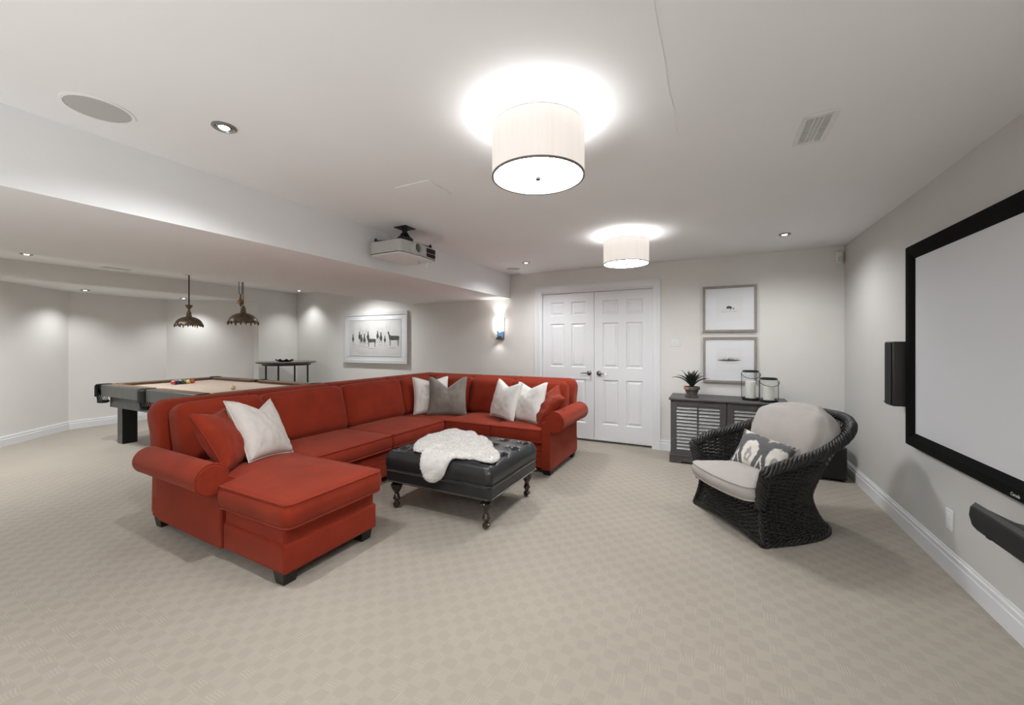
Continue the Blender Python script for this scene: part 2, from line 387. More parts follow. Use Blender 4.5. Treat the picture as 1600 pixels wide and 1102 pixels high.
def shade_mat():
    m = bpy.data.materials.new('lit_linen_shade'); m.use_nodes = True; nt = m.node_tree; N = nt.nodes; L = nt.links
    b = N['Principled BSDF']; b.inputs['Base Color'].default_value = (.36, .35, .34, 1); b.inputs['Roughness'].default_value = .9
    tc = N.new('ShaderNodeTexCoord'); mp = N.new('ShaderNodeMapping'); mp.inputs['Scale'].default_value = (1, 1, .02)
    nz = N.new('ShaderNodeTexNoise'); nz.inputs['Scale'].default_value = 130
    L.new(tc.outputs['Object'], mp.inputs[0]); L.new(mp.outputs[0], nz.inputs['Vector'])
    r = N.new('ShaderNodeMapRange'); r.inputs['To Min'].default_value = SHADE_E*.9; r.inputs['To Max'].default_value = SHADE_E*1.1
    L.new(nz.outputs['Fac'], r.inputs['Value']); L.new(r.outputs[0], b.inputs['Emission Strength'])
    b.inputs['Emission Color'].default_value = (1, .90, .82, 1)
    return m
SHADE = shade_mat()
DIFFUSER = emit_mat('lit_diffuser', (.985, .99, 1), DIFFUSER_E)
DIFFUSER2 = emit_mat('lit_diffuser_far', (.985, .99, 1), DIFFUSER_E*1.5)
def drum(x, y, label, R=.203, dm=None):
    t = thing('drum_light', label, 'ceiling lamp', (x, y, HC), 0, 'flush drum ceiling lamps')
    zt, zb = -.055, -.27
    sh = MB().lathe([(R, zb), (R+.003, zb), (R+.003, zt), (R, zt), (R-.002, zt), (R-.002, zb)], n=64, cap0=False, cap1=False).build('shade', SHADE, t, True)
    e = mat('shade_edge', (.18, .16, .14), .6)
    MB().lathe([(R-.004, zb-.003), (R+.0045, zb-.003), (R+.0045, zb+.004), (R-.004, zb+.004)], n=64, cap0=False, cap1=False).build('lower_trim', e, sh, True)
    MB().lathe([(R-.003, zt-.001), (R+.004, zt-.001), (R+.004, zt+.0015), (R-.003, zt+.0015)], n=64, cap0=False, cap1=False).build('upper_trim', e, sh, True)
    MB().lathe([(.001, zb+.001), (R-.005, zb+.001), (R-.005, zb+.004), (.001, zb+.004)], n=64, cap0=False, cap1=False).build('diffuser', dm or DIFFUSER, t, True)
    MB().lathe([(.001, zb-.014), (.012, zb-.012), (.015, zb-.004), (.008, zb+.001)], n=16).build('finial', DKCHROME, t, True)
    MB().lathe([(.065, 0), (.065, -.018), (.02, -.024)], n=24).build('canopy', CHROME, t, True)
    MB().tube([(0, 0, -.02), (0, 0, zb+.01)], .006, 8).build('stem', CHROME, t, True)
    for k in range(3):
        a = 2*pi*k/3
        l = bpy.data.lights.new('bulb', 'POINT'); l.energy = DRUM_POINT/3; l.shadow_soft_size = .03; l.color = (.985, .99, 1)
        o = link(bpy.data.objects.new('bulb', l)); o.location = (.09*cos(a), .09*sin(a), -.098); o.parent = t
    return t
drum(-.704, 1.654, 'large lit fabric drum lamp on the ceiling, closest to the camera')
drum(-.731, 3.82, 'lit fabric drum lamp on the ceiling in front of the white double doors', dm=DIFFUSER2)
drum(-.72, -.9, 'added fill drum lamp with lit fabric shade on the ceiling behind the viewpoint')  # unseen third drum lamp, added as fill light

# uplighters added as fill behind the viewpoint, to brighten the ceiling
def uplighter(x, y, label, watts):
    t = thing('added_uplighter', label, 'added fill lamp', (x, y, 0), 0, 'added fill uplighters behind the viewpoint')
    MB().lathe([(.10, 0), (.10, .012), (.075, .02), (.085, .24), (.082, .24), (.07, .06), (.002, .06)], n=28).build('can', BLACKP, t, True, angle=35)
    MB().lathe([(.03, .06), (.05, .12), (.035, .16), (.002, .17)], n=20).build('bulb', BULB, t, True)
    o = spot(t, (0, 0, .26), watts, 160, .8, (.965, .985, 1)); o.rotation_euler = (pi, 0, 0); o.data.shadow_soft_size = .07
uplighter(-1.55, -.75, 'added black fill uplighter can on the carpet behind the viewpoint, nearer the beam', FILL_UP_W)
uplighter(-.55, -1.9, 'added black fill uplighter can on the carpet behind the viewpoint, nearer the end wall', FILL_UP_W)

# ceiling vent, access panel, speakers
t = thing('ceiling_vent', 'white rectangular air vent grille in the ceiling towards the screen wall', 'vent', (.427, 2.33, HC))
fw, fl = .066, .152
fr = MB()
for a in [(-fw, -fw+.02, -fl, fl), (fw-.02, fw, -fl, fl), (-fw+.02, fw-.02, -fl, -fl+.025), (-fw+.02, fw-.02, fl-.025, fl)]:
    fr.box(a[0], a[1], a[2], a[3], -.008, 0)
fr.build('frame', PLASTW, t, bevel=.002)
MB().box(-fw+.02, fw-.02, -fl+.02, fl-.02, -.001, .0).build('duct', mat('duct_dark', (.06, .058, .055), .8), t)
for k in range(16):
    y = -fl+.033+k*(2*fl-.066)/15
    MB().box(-fw+.02, fw-.02, y-.0026, y+.0026, -.006, -.002).build('fin', PLASTW, t)
for k in (-1, 0, 1):
    MB().box(k*.0165-.0025, k*.0165+.0025, -fl+.025, fl-.025, -.0065, -.002).build('rib', PLASTW, t)
t = thing('access_panel', 'square white access panel in the ceiling behind the projector', 'panel', (-1.715, 2.10, HC))
MB().box(-.137, .137, -.130, .130, -.008, 0).build('panel_plate', CEIL, t, bevel=.002)
for k, (x, y, r, nm) in enumerate([(-2.385, .735, .105, 'round flush speaker in the ceiling at upper left, next to the beam'),
                                   (-2.42, 4.83, .095, 'round flush speaker in the ceiling above the wall sconce end of the beam')]):
    t = thing('ceiling_speaker', nm, 'speaker', (x, y, HC), 0, 'flush ceiling speakers')
    MB().lathe([(r*1.12, 0), (r*1.12, -.003), (r*1.01, -.004), (r, 0)], n=48, cap0=False, cap1=False).build('rim', CEIL, t, True)
    MB().lathe([(r, -.001), (r*.98, -.003), (.002, -.0035)], n=48).build('grille', mat('speaker_grille', (.50, .495, .48), .8), t, True)
t = thing('return_vent', 'slim return vent slot in the ceiling over the billiard table', 'vent', (-7.2, 2.40, HC))
MB().box(-.06, .06, -.15, .15, -.005, 0).build('frame', PLASTW, t); MB().box(-.035, .035, -.13, .13, -.007, -.004).build('slot', mat('slot_grey', (.5, .5, .49), .8), t)

# motion sensor, switch, outlet
t = thing('motion_sensor', 'small white motion sensor high in the corner by the screen wall', 'sensor', (1.172, YB, 2.215))
MB().box(-.028, .028, -.045, 0, -.058, .058).build('housing', PLASTW, t, bevel=.012, bseg=3)
MB().box(-.018, .018, -.0475, -.043, -.045, .01).build('lens', mat('sensor_lens', (.62, .65, .67), .3), t, bevel=.001)
t = thing('light_switch', 'white double rocker light switch on the wall right of the doors', 'switch', (-.416, YB, 1.345))
MB().box(-.058, .058, -.007, 0, -.058, .058).build('plate', PLASTW, t, bevel=.003)
for s in (-1, 1): MB().box(s*.024-.017, s*.024+.017, -.011, -.006, -.034, .034).build('rocker', TRIM, t, bevel=.002)
t = thing('wall_outlet', 'white electrical outlet low on the wall under the projection screen', 'outlet', (XR, 3.185, .307))
MB().box(-.006, 0, -.038, .038, -.06, .06).build('plate', PLASTW, t, bevel=.003)
for z in (-.022, .022):
    MB().box(-.008, -.005, -.017, .017, z-.015, z+.015).build('socket', TRIM, t, bevel=.003)

# ------------------------------------------------------------------ sectional sofa
def rbox(sx, sy, sz, r, n=10, crown=(0, 0, 0), seed=None, amp=0):
    """soft box centred at the origin; crown = extra bulge of the +/- faces along x, y, z"""
    mb = MB(); h = (sx/2, sy/2, sz/2)
    idx = {}
    def vert(i, j, k):
        key = (i, j, k)
        if key in idx: return idx[key]
        q = [2*i/n-1, 2*j/n-1, 2*k/n-1]
        q = [(abs(t)**.75)*(1 if t >= 0 else -1) for t in q]
        p = [q[a]*h[a] for a in range(3)]
        c = [max(-h[a]+r, min(h[a]-r, p[a])) for a in range(3)]
        d = Vector([p[a]-c[a] for a in range(3)])
        if d.length > 1e-9:
            mx = max(abs(t) for t in d); d = d.normalized()*mx if mx < r else d.normalized()*r
        v = Vector(c)+d
        f = [1-t*t for t in q]
        for a in range(3):
            b, e = (a+1) % 3, (a+2) % 3
            v[a] += crown[a]*max(f[b], 0)**.7*max(f[e], 0)**.7*q[a]
        if amp:
            s_ = noise.noise(Vector((v.x*5+seed, v.y*5, v.z*5)))
            v += Vector(q).normalized()*s_*amp
        mb.v.append(tuple(v)); idx[key] = len(mb.v)-1
        return idx[key]
    for i in range(n):
        for j in range(n):
            mb.f += [(vert(i, j, 0), vert(i, j+1, 0), vert(i+1, j+1, 0), vert(i+1, j, 0)),
                     (vert(i, j, n), vert(i+1, j, n), vert(i+1, j+1, n), vert(i, j+1, n)),
                     (vert(i, 0, j), vert(i+1, 0, j), vert(i+1, 0, j+1), vert(i, 0, j+1)),
                     (vert(i, n, j), vert(i, n, j+1), vert(i+1, n, j+1), vert(i+1, n, j)),
                     (vert(0, i, j), vert(0, i, j+1), vert(0, i+1, j+1), vert(0, i+1, j)),
                     (vert(n, i, j), vert(n, i+1, j), vert(n, i+1, j+1), vert(n, i, j+1))]
    return mb

def round_poly(pts, r, n=5):
    out = []; m = len(pts)
    for i in range(m):
        p = Vector(pts[i]); a = Vector(pts[i-1]); b = Vector(pts[(i+1) % m])
        da = (a-p); db = (b-p); rr = min(r, da.length*.45, db.length*.45)
        p0 = p+da.normalized()*rr; p1 = p+db.normalized()*rr
        for k in range(n+1):
            t = k/n; out.append(tuple((1-t)*(1-t)*p0+2*t*(1-t)*p+t*t*p1))
    return out
def densify(poly, d):
    out = []
    for i, p in enumerate(poly):
        a = Vector(p); b = Vector(poly[(i+1) % len(poly)]); k = max(1, int((b-a).length/d))
        out += [tuple(a.lerp(b, j/k)) for j in range(k)]
    return out
def offset_poly(poly, d):
    """inward offset of a ccw polygon by vertex normals"""
    m = len(poly); out = []
    for i in range(m):
        a = Vector(poly[i-1]); p = Vector(poly[i]); b = Vector(poly[(i+1) % m])
        t = (b-a); t = t.normalized() if t.length > 1e-9 else Vector((1, 0))
        out.append(tuple(p+Vector((-t.y, t.x))*d))
    return out
def seat_cushion(name, poly, z0, z1, parent, M, crown=.022, cr=.035, welt=True, pm=None):
    poly = densify(round_poly(poly, cr), .05)
    c = Vector((sum(p[0] for p in poly)/len(poly), sum(p[1] for p in poly)/len(poly)))
    H = z1-z0; R = []
    def ring(q, z): return [(x, y, z) for x, y in q]
    R.append(ring([tuple(c.lerp(Vector(p), .5)) for p in poly], z0))
    R.append(ring(offset_poly(poly, .012), z0)); R.append(ring(offset_poly(poly, .002), z0+.008))
    for t in (.3, .5, .7): R.append(ring(offset_poly(poly, -.012*sin(pi*t)), z0+H*t))
    R.append(ring(offset_poly(poly, .002), z1-.008)); R.append(ring(offset_poly(poly, .012), z1))
    q = offset_poly(poly, .012)
    for s in (.93, .8, .62, .42, .2):
        R.append([(c.x+(x-c.x)*s, c.y+(y-c.y)*s, z1+crown*(1-s**2.2)) for x, y in q])
    R.append([(c.x+(x-c.x)*.01, c.y+(y-c.y)*.01, z1+crown) for x, y in q])
    o = MB().rings(R).build(name, M, parent, True, angle=80)
    if welt:
        for z, k in ((z1-.006, 0), (z0+.008, 1)):
            MB().tube([(x, y, z) for x, y in offset_poly(poly, .0005)], .0065, 6, closed=True).build('piping', pm or PIPE, o, True)
    return o

SOFA = thing('sectional_sofa', 'rust red upholstered sectional sofa with chaise, rolled arms and dark feet', 'sofa', (0, 0, 0))
# bases: lower band plus slightly recessed upper band
def sofa_base(x0, x1, y0, y1):
    mb = MB().box(x0, x1, y0, y1, .07, .235)
    o = mb.build('base', RED, SOFA, bevel=.018, bseg=3)
    MB().box(x0+.012, x1-.012, y0+.012, y1-.012, .2, .325).build('upper_band', RED, o, bevel=.02, bseg=3)
    return o
def chaise_base():
    def q(i): return [(-3.63+i, 1.398+i), (-2.05-i, 1.352+i), (-2.05-i, 2.012-i), (-3.63+i, 2.012-i)]
    o = MB().prism(q(0), .07, .235).build('base', RED, SOFA, bevel=.018, bseg=3)
    MB().prism(q(.012), .2, .325).build('upper_band', RED, o, bevel=.02, bseg=3)
chaise_base()
sofa_base(-3.63, -2.735, 2.014, 4.55)
sofa_base(-2.733, -1.43, 3.69, 4.55)
# feet
for x, y in [(-3.572, 1.452), (-2.12, 1.41), (-2.12, 1.95), (-1.49, 3.76), (-1.49, 4.48), (-3.56, 4.48), (-2.80, 3.0)]:
    MB().rings([[(x-a, y-a, z), (x+a, y-a, z), (x+a, y+a, z), (x-a, y+a, z)] for z, a in ((0, .036), (.072, .046))]).build('foot', DARKWOOD, SOFA, bevel=.003)
# arms
def arm(outer, inward, a0, a1, axis, cz=.54, R=.1, co=.045, th=.075, skew=0):
    """profile in (o, z): o>0 is outside"""
    prof = [(-th, .072), (0, .072)]
    ang0 = atan2(-(sqrt(R*R-co*co)), -co)
    ang1 = pi - .02
    n = 22
    for k in range(n+1):
        a = ang0+(ang1-ang0)*k/n + 0
        prof.append((co+R*cos(a), cz+R*sin(a)))
    prof.append((-th, cz-.02))
    sgn = -1 if inward > 0 else 1      # outward direction sign along the axis normal
    def P(o, z, a):
        q = outer+sgn*o+skew*(a1-a)
        return (a, q, z) if axis == 'x' else (q, a, z)
    c = (0.0, .35); R_ = []
    L_ = abs(a1-a0); front = a1
    for t, s in ((0, .93), (.012/L_, .985), (.03/L_, 1.0), (.5, 1.0), (1-.03/L_, 1.0), (1-.012/L_, .992), (1, .955)):
        a = a0+(a1-a0)*t
        R_.append([P(c[0]+(o-c[0])*(s if o > -th+.001 else 1), max(.072, c[1]+(z-c[1])*s), a) for o, z in prof])
    mb = MB().rings(R_)
    bm = bmesh.new(); 
    o = mb.build('arm', RED, SOFA, True, angle=50)
    me = o.data; bm.from_mesh(me); bmesh.ops.recalc_face_normals(bm, faces=bm.faces); bm.to_mesh(me); bm.free()
    dirn = 1 if a1 > a0 else -1
    pts = [P(o_*1.0, z_, a1-dirn*.010) for o_, z_ in prof[2:-1]]
    MB().tube(pts, .007, 6).build('piping', PIPE, o, True)
    # welt that runs under the roll on the outside, and down the front panel
    MB().tube([P(.003, .452, a0), P(.003, .452, a1-dirn*.02)], .006, 6).build('piping', PIPE, o, True)
    MB().tube([P(.0, .45, a1-dirn*.014), P(.0, .09, a1-dirn*.014)], .006, 6).build('piping', PIPE, o, True)
    return o
arm(1.362, 1, -3.53, -2.655, 'x', cz=.515, R=.09, co=.054, th=.07, skew=-.032*-1)
arm(-1.425, -1, 4.50, 3.635, 'y', cz=.555, R=.098, th=.085)
# backs: soft extrusions of a flared profile
def back_seg(a0, a1, axis, outer, sgn, end0=.0, end1=.0, top=.905):
    # (o, z): o measured from the outer bottom edge, positive outward
    prof = [(-.16, .10), (0, .10), (.035, .45), (.085, .72), (.115, .82), (.118, top-.04), (.095, top-.010), (.055, top), (-.02, top-.005), (-.065, top-.03), (-.085, top-.07), (-.10, .70), (-.15, .45)]
    c = (0.0, .5); n = 10; R = []
    L = abs(a1-a0); d = 1 if a1 > a0 else -1
    def P(o, z, a): return (outer+sgn*o, a, z) if axis == 'y' else (a, outer+sgn*o, z)
    steps = []
    e0 = max(end0, .022); e1 = max(end1, .022)
    for k in range(7): steps.append((e0*(1-cos(k/6*pi/2)), e0, sin(k/6*pi/2)))
    for k in range(6, -1, -1): steps.append((L-e1*(1-cos(k/6*pi/2)), e1, sin(k/6*pi/2)))
    for t, e, q in steps:
        sh = e*(1-q)
        R.append([P(o-(.0 if o < 0 else min(o, .12)*0)*1 - (sh*.5 if o > .03 else 0), z-(sh*(.9 if z > .6 else .0)*((z-.6)/.3)), a0+d*t) for o, z in prof])
    mb = MB().rings(R); o = mb.build('back', RED, SOFA, True, angle=60)
    bm = bmesh.new(); bm.from_mesh(o.data); bmesh.ops.recalc_face_normals(bm, faces=bm.faces); bm.to_mesh(o.data); bm.free()
    return o
back_seg(1.405, 2.065, 'y', -3.65, -1, end0=.11)
back_seg(2.065, 2.88, 'y', -3.65, -1); back_seg(2.88, 3.72, 'y', -3.65, -1); back_seg(3.72, 4.69, 'y', -3.65, -1, end1=.03)
back_seg(-3.74, -2.76, 'x', 4.565, 1); back_seg(-2.76, -2.17, 'x', 4.565, 1); back_seg(-2.17, -1.455, 'x', 4.565, 1, end1=.09)
# seat cushions
ch = [(-3.42, 1.45), (-2.672, 1.44), (-2.672, 1.345), (-2.00, 1.338), (-2.00, 2.012), (-3.42, 2.012)]
seat_cushion('chaise_cushion', ch, .328, .468, SOFA, RED, crown=.028, cr=.05)
seat_cushion('seat_cushion', [(-3.42, 2.022), (-2.695, 2.022), (-2.695, 2.842), (-3.42, 2.842)], .328, .462, SOFA, RED)
seat_cushion('seat_cushion', [(-3.42, 2.850), (-2.695, 2.850), (-2.695, 3.655), (-3.42, 3.655)], .328, .462, SOFA, RED)
seat_cushion('seat_cushion', [(-3.42, 3.662), (-2.705, 3.662), (-2.705, 4.38), (-3.42, 4.38)], .328, .455, SOFA, RED)
seat_cushion('seat_cushion', [(-2.697, 3.655), (-2.105, 3.655), (-2.105, 4.38), (-2.697, 4.38)], .328, .462, SOFA, RED)
seat_cushion('seat_cushion', [(-2.097, 3.655), (-1.515, 3.655), (-1.515, 4.38), (-2.097, 4.38)], .328, .462, SOFA, RED)
# back cushions
def back_cushion(cx, cy, wdt, az, h=.44, th=.21, tilt=13, z=.45, seed=1):
    mb = rbox(wdt, th, h, .06, 12, (.01, .035, .012), seed, .006)
    M = Matrix.Translation((cx, cy, z)) @ Matrix.Rotation(radians(az+90), 4, 'Z') @ Matrix.Rotation(radians(-tilt), 4, 'X') @ Matrix.Translation((0, 0, h/2))
    o = xform(mb, M).build('back_cushion', RED, SOFA, True, angle=180)
    return o
back_cushion(-3.37, 1.755, .60, 0, seed=1)
back_cushion(-3.37, 2.452, .815, 0, seed=2); back_cushion(-3.37, 3.285, .83, 0, seed=3); back_cushion(-3.37, 4.00, .58, 0, seed=4)
back_cushion(-3.04, 4.285, .60, -90, seed=5); back_cushion(-2.45, 4.285, .585, -90, seed=6); back_cushion(-1.82, 4.285, .66, -90, seed=7)

# ------------------------------------------------------------------ throw pillows
def pillow(name, label, loc, wdt, h, th, az, tilt, roll, M, chop=.0, seed=0, piping=None, wr=.006, notch_x=0.0, n=26):
    mb = MB(); P = {}
    for s in (-1, 1):
        for i in range(n+1):
            for j in range(n+1):
                a = 2*i/n-1; b = 2*j/n-1
                if s == 1 and (i in (0, n) or j in (0, n)): P[(s, i, j)] = P[(-1, i, j)]; continue
                px = wdt/2*a*(1-.085*(1-b*b)**1.0); pz = h/2*b*(1-.075*(1-a*a))
                f = max(0, (1-a*a)*(1-b*b))
                y = s*th/2*(f**.42)
                if chop:
                    v = max(0, 1-abs(a-notch_x)/.82); g = ((b+1)/2)**2.2
                    pz -= chop*h*g*(v**1.15); y *= 1-.35*g*v
                nz_ = noise.noise(Vector((a*2.2+seed*7.3, b*2.2, s*1.7)))*.6+noise.noise(Vector((a*6+seed*3.1, b*4, s)))*.4
                y += s*nz_*wr*2.2*f**.3*(1 if f > 1e-6 else 0)
                # gather wrinkles radiating from the bottom corners
                rr = sqrt((abs(a)-1)**2+(b+1)**2)
                y += s*wr*.7*sin(atan2(b+1, 1-abs(a))*16+seed)*exp(-((rr-.35)/.25)**2)*(1 if f > 1e-6 else 0)
                mb.v.append((px, y, pz)); P[(s, i, j)] = len(mb.v)-1
    for s in (-1, 1):
        for i in range(n):
            for j in range(n):
                q = (P[(s, i, j)], P[(s, i+1, j)], P[(s, i+1, j+1)], P[(s, i, j+1)])
                mb.f.append(q if s == -1 else q[::-1])
    Mx = Matrix.Translation(loc) @ Matrix.Rotation(radians(az+90), 4, 'Z') @ Matrix.Rotation(radians(-tilt), 4, 'X') @ Matrix.Rotation(radians(roll), 4, 'Y')
    edge = [P[(-1, i, 0)] for i in range(n)]+[P[(-1, n, j)] for j in range(n)]+[P[(-1, i, n)] for i in range(n, 0, -1)]+[P[(-1, 0, j)] for j in range(n, 0, -1)]
    ring = [mb.v[k] for k in edge]
    t = thing(name, label, 'pillow'); t.matrix_world = Mx
    mb.build('cover', M, t, True, angle=180)
    MB().tube(ring, .0042, 5, closed=True).build('seam', piping or M, t, True)
    return t
pillow('throw_pillow', 'rust red throw pillow leaning beside the left rolled arm of the chaise', (-3.02, 1.565, .668), .43, .44, .19, 40, 31, 5, RED2, chop=.05, seed=1, piping=PIPE)
pillow('throw_pillow', 'wrinkled off-white linen pillow with notched top on the chaise', (-3.03, 1.815, .688), .43, .48, .17, 20, 30, 6, LINEN, chop=.17, seed=2, notch_x=.2, wr=.009)
pillow('throw_pillow', 'off-white satin pillow half hidden behind the grey velvet pillow in the sofa corner', (-3.10, 3.93, .690), .44, .45, .13, -42, 14, 0, SATIN, chop=.10, seed=3)
pillow('throw_pillow', 'grey-taupe velvet pillow with deep V top in the sofa corner', (-2.87, 3.95, .690), .47, .47, .15, -62, 14, 0, VELVET, chop=.27, seed=4)
pillow('throw_pillow', 'off-white satin pillow on the short sofa side, left of its near twin', (-2.10, 4.00, .685),   .44, .44, .18, -114, 16, 3, SATIN, chop=.13, seed=5)
pillow('throw_pillow', 'off-white pillow touching the crumpled red pillow on the short sofa side', (-1.80, 3.98, .68), .45, .45, .18, -112, 17, -3, SATIN, chop=.13, seed=16, wr=.007)
pillow('throw_pillow', 'crumpled rust red pillow tucked against the right rolled arm', (-1.56, 3.96, .66), .43, .42, .17, -140, 38, 18, RED2, chop=.05, seed=7, piping=PIPE, wr=.012)

# ------------------------------------------------------------------ tufted leather ottoman
OX0, OX1, OY0, OY1 = -2.345, -1.37, 2.38, 3.20
ocx, ocy = (OX0+OX1)/2, (OY0+OY1)/2; OW, OD = OX1-OX0, OY1-OY0
OZT = .475
def in_tufts():
    out = []
    for i in range(5):
        for j in range(4):
            x = ocx + (i-2)*.2; y = ocy + (j-1.5)*.2
            if 1: out.append((x, y))
    return out
TUFTS = in_tufts()
def ott_z(x, y):
    r = .055
    dx = max(0, abs(x-ocx)-(OW/2-r)); dy = max(0, abs(y-ocy)-(OD/2-r)); q = sqrt(dx*dx+dy*dy)
    z = OZT + .018*(1-((x-ocx)/(OW/2))**2)*(1-((y-ocy)/(OD/2))**2)
    z -= r - sqrt(max(0, r*r-min(q, r)**2))
    for bx, by in TUFTS:
        d2 = (x-bx)**2+(y-by)**2
        if d2 < .03: z -= (.044*exp(-d2/.0012)+.012*exp(-d2/.007))+.005*cos(7*atan2(y-by, x-bx))*exp(-((sqrt(d2)-.045)/.022)**2)
    return z
def ottoman():
    t = thing('tufted_ottoman', 'square black tufted leather ottoman on turned wooden legs before the sofa', 'ottoman')
    n = 84; mb = MB()
    for i in range(n+1):
        for j in range(n+1):
            a = 2*i/n-1; b = 2*j/n-1
            a = sin(a*pi/2)*.35+a*.65; b = sin(b*pi/2)*.35+b*.65
            x = ocx+a*OW/2; y = ocy+b*OD/2
            # round the plan corners a little
            cr = .04; ex = abs(x-ocx)-(OW/2-cr); ey = abs(y-ocy)-(OD/2-cr)
            if ex > 0 and ey > 0:
                l = sqrt(ex*ex+ey*ey); m_ = max(ex, ey); s = m_/l
                x = ocx+(OW/2-cr+ex*s)*(1 if x > ocx else -1); y = ocy+(OD/2-cr+ey*s)*(1 if y > ocy else -1)
            mb.v.append((x, y, ott_z(x, y)+.0015*noise.noise(Vector((x*9, y*9, 0)))))
    I = lambda i, j: i*(n+1)+j
    for i in range(n):
        for j in range(n): mb.f.append((I(i, j), I(i+1, j), I(i+1, j+1), I(i, j+1)))
    edge = [I(i, 0) for i in range(n)]+[I(n, j) for j in range(n)]+[I(i, n) for i in range(n, 0, -1)]+[I(0, j) for j in range(n, 0, -1)]
    rings_ = []
    for z, out in ((.41, .004), (.37, .005), (.334, .0), (.325, -.006)):
        base = len(mb.v)
        for k in edge:
            x, y, _ = mb.v[k]; mb.v.append((ocx+(x-ocx)*(1+out/(OW/2)), ocy+(y-ocy)*(1+out/(OD/2)), z+.002*noise.noise(Vector((x*8, y*8, z*9)))))
        rings_.append(range(base, base+len(edge)))
    prev = edge
    for r in rings_:
        r = list(r)
        for k in range(len(edge)):
            k2 = (k+1) % len(edge); mb.f.append((prev[k], r[k], r[k2], prev[k2]))
        prev = r
    mb.build('tufted_top', LEATHER, t, True, angle=180)
    for bx, by in TUFTS:
        MB().sphere((bx, by, ott_z(bx, by)+.001), .010, 10, 6, .6).build('button', LEATHER, t, True)
    MB().prism(round_poly([(OX0+.004, OY0+.004), (OX1-.004, OY0+.004), (OX1-.004, OY1-.004), (OX0+.004, OY1-.004)], .035), .226, .326).build('rail', LEATHER, t, True, angle=30)
    MB().tube([(x, y, .326) for x, y in round_poly([(OX0, OY0), (OX1, OY0), (OX1, OY1), (OX0, OY1)], .04)], .005, 6, closed=True).build('piping', LEATHER, t, True)
    # stitched seams on the upper sides
    for x in (ocx-.25, ocx+.22):
        MB().tube([(x, OY0-.0045, .325), (x, OY0-.0055, .36), (x, OY0-.004, .40), (x, OY0+.012, .452)], .0022, 5).build('stitch_seam', LEATHER, t, True)
    nails = MB()
    for z in (.236, .316):
        for a, b in (((OX0+.03, OY0), (OX1-.03, OY0)), ((OX1, OY0+.03), (OX1, OY1-.03)), ((OX0+.03, OY1), (OX1-.03, OY1)), ((OX0, OY0+.03), (OX0, OY1-.03))):
            m_ = int((Vector(b)-Vector(a)).length/.0125)
            for k in range(m_+1):
                p = Vector(a).lerp(Vector(b), k/m_); nails.sphere((p.x, p.y, z), .0056, 5, 3)
    tag(nails.build('nailhead_trim', NAIL, t, True), kind='stuff')
    prof = [(.018, 0), (.022, .004), (.022, .016), (.014, .022), (.012, .032), (.018, .045), (.023, .058), (.020, .070), (.014, .078), (.018, .084), (.013, .092), (.018, .110), (.030, .135), (.036, .155), (.036, .168), (.028, .18), (.022, .188), (.031, .194), (.031, .212)]
    for x in (OX0+.07, OX1-.07):
        for y in (OY0+.065, OY1-.065):
            lg = MB().lathe([(r*1.28, z+.022) for r, z in prof if z+.022 <= .2285]+[(.040, .228)], (x, y, 0), 20).build('leg', TURNED, t, True)
            cs = MB().lathe([(.006, -.007), (.019, -.007), (.021, 0), (.019, .007), (.006, .007)], n=18)
            xform(cs, Matrix.Translation((x-.006, y-.004, .021)) @ Matrix.Rotation(radians(90), 4, 'X')); cs.build('caster', BRONZE, lg, True)
    return t
ottoman()

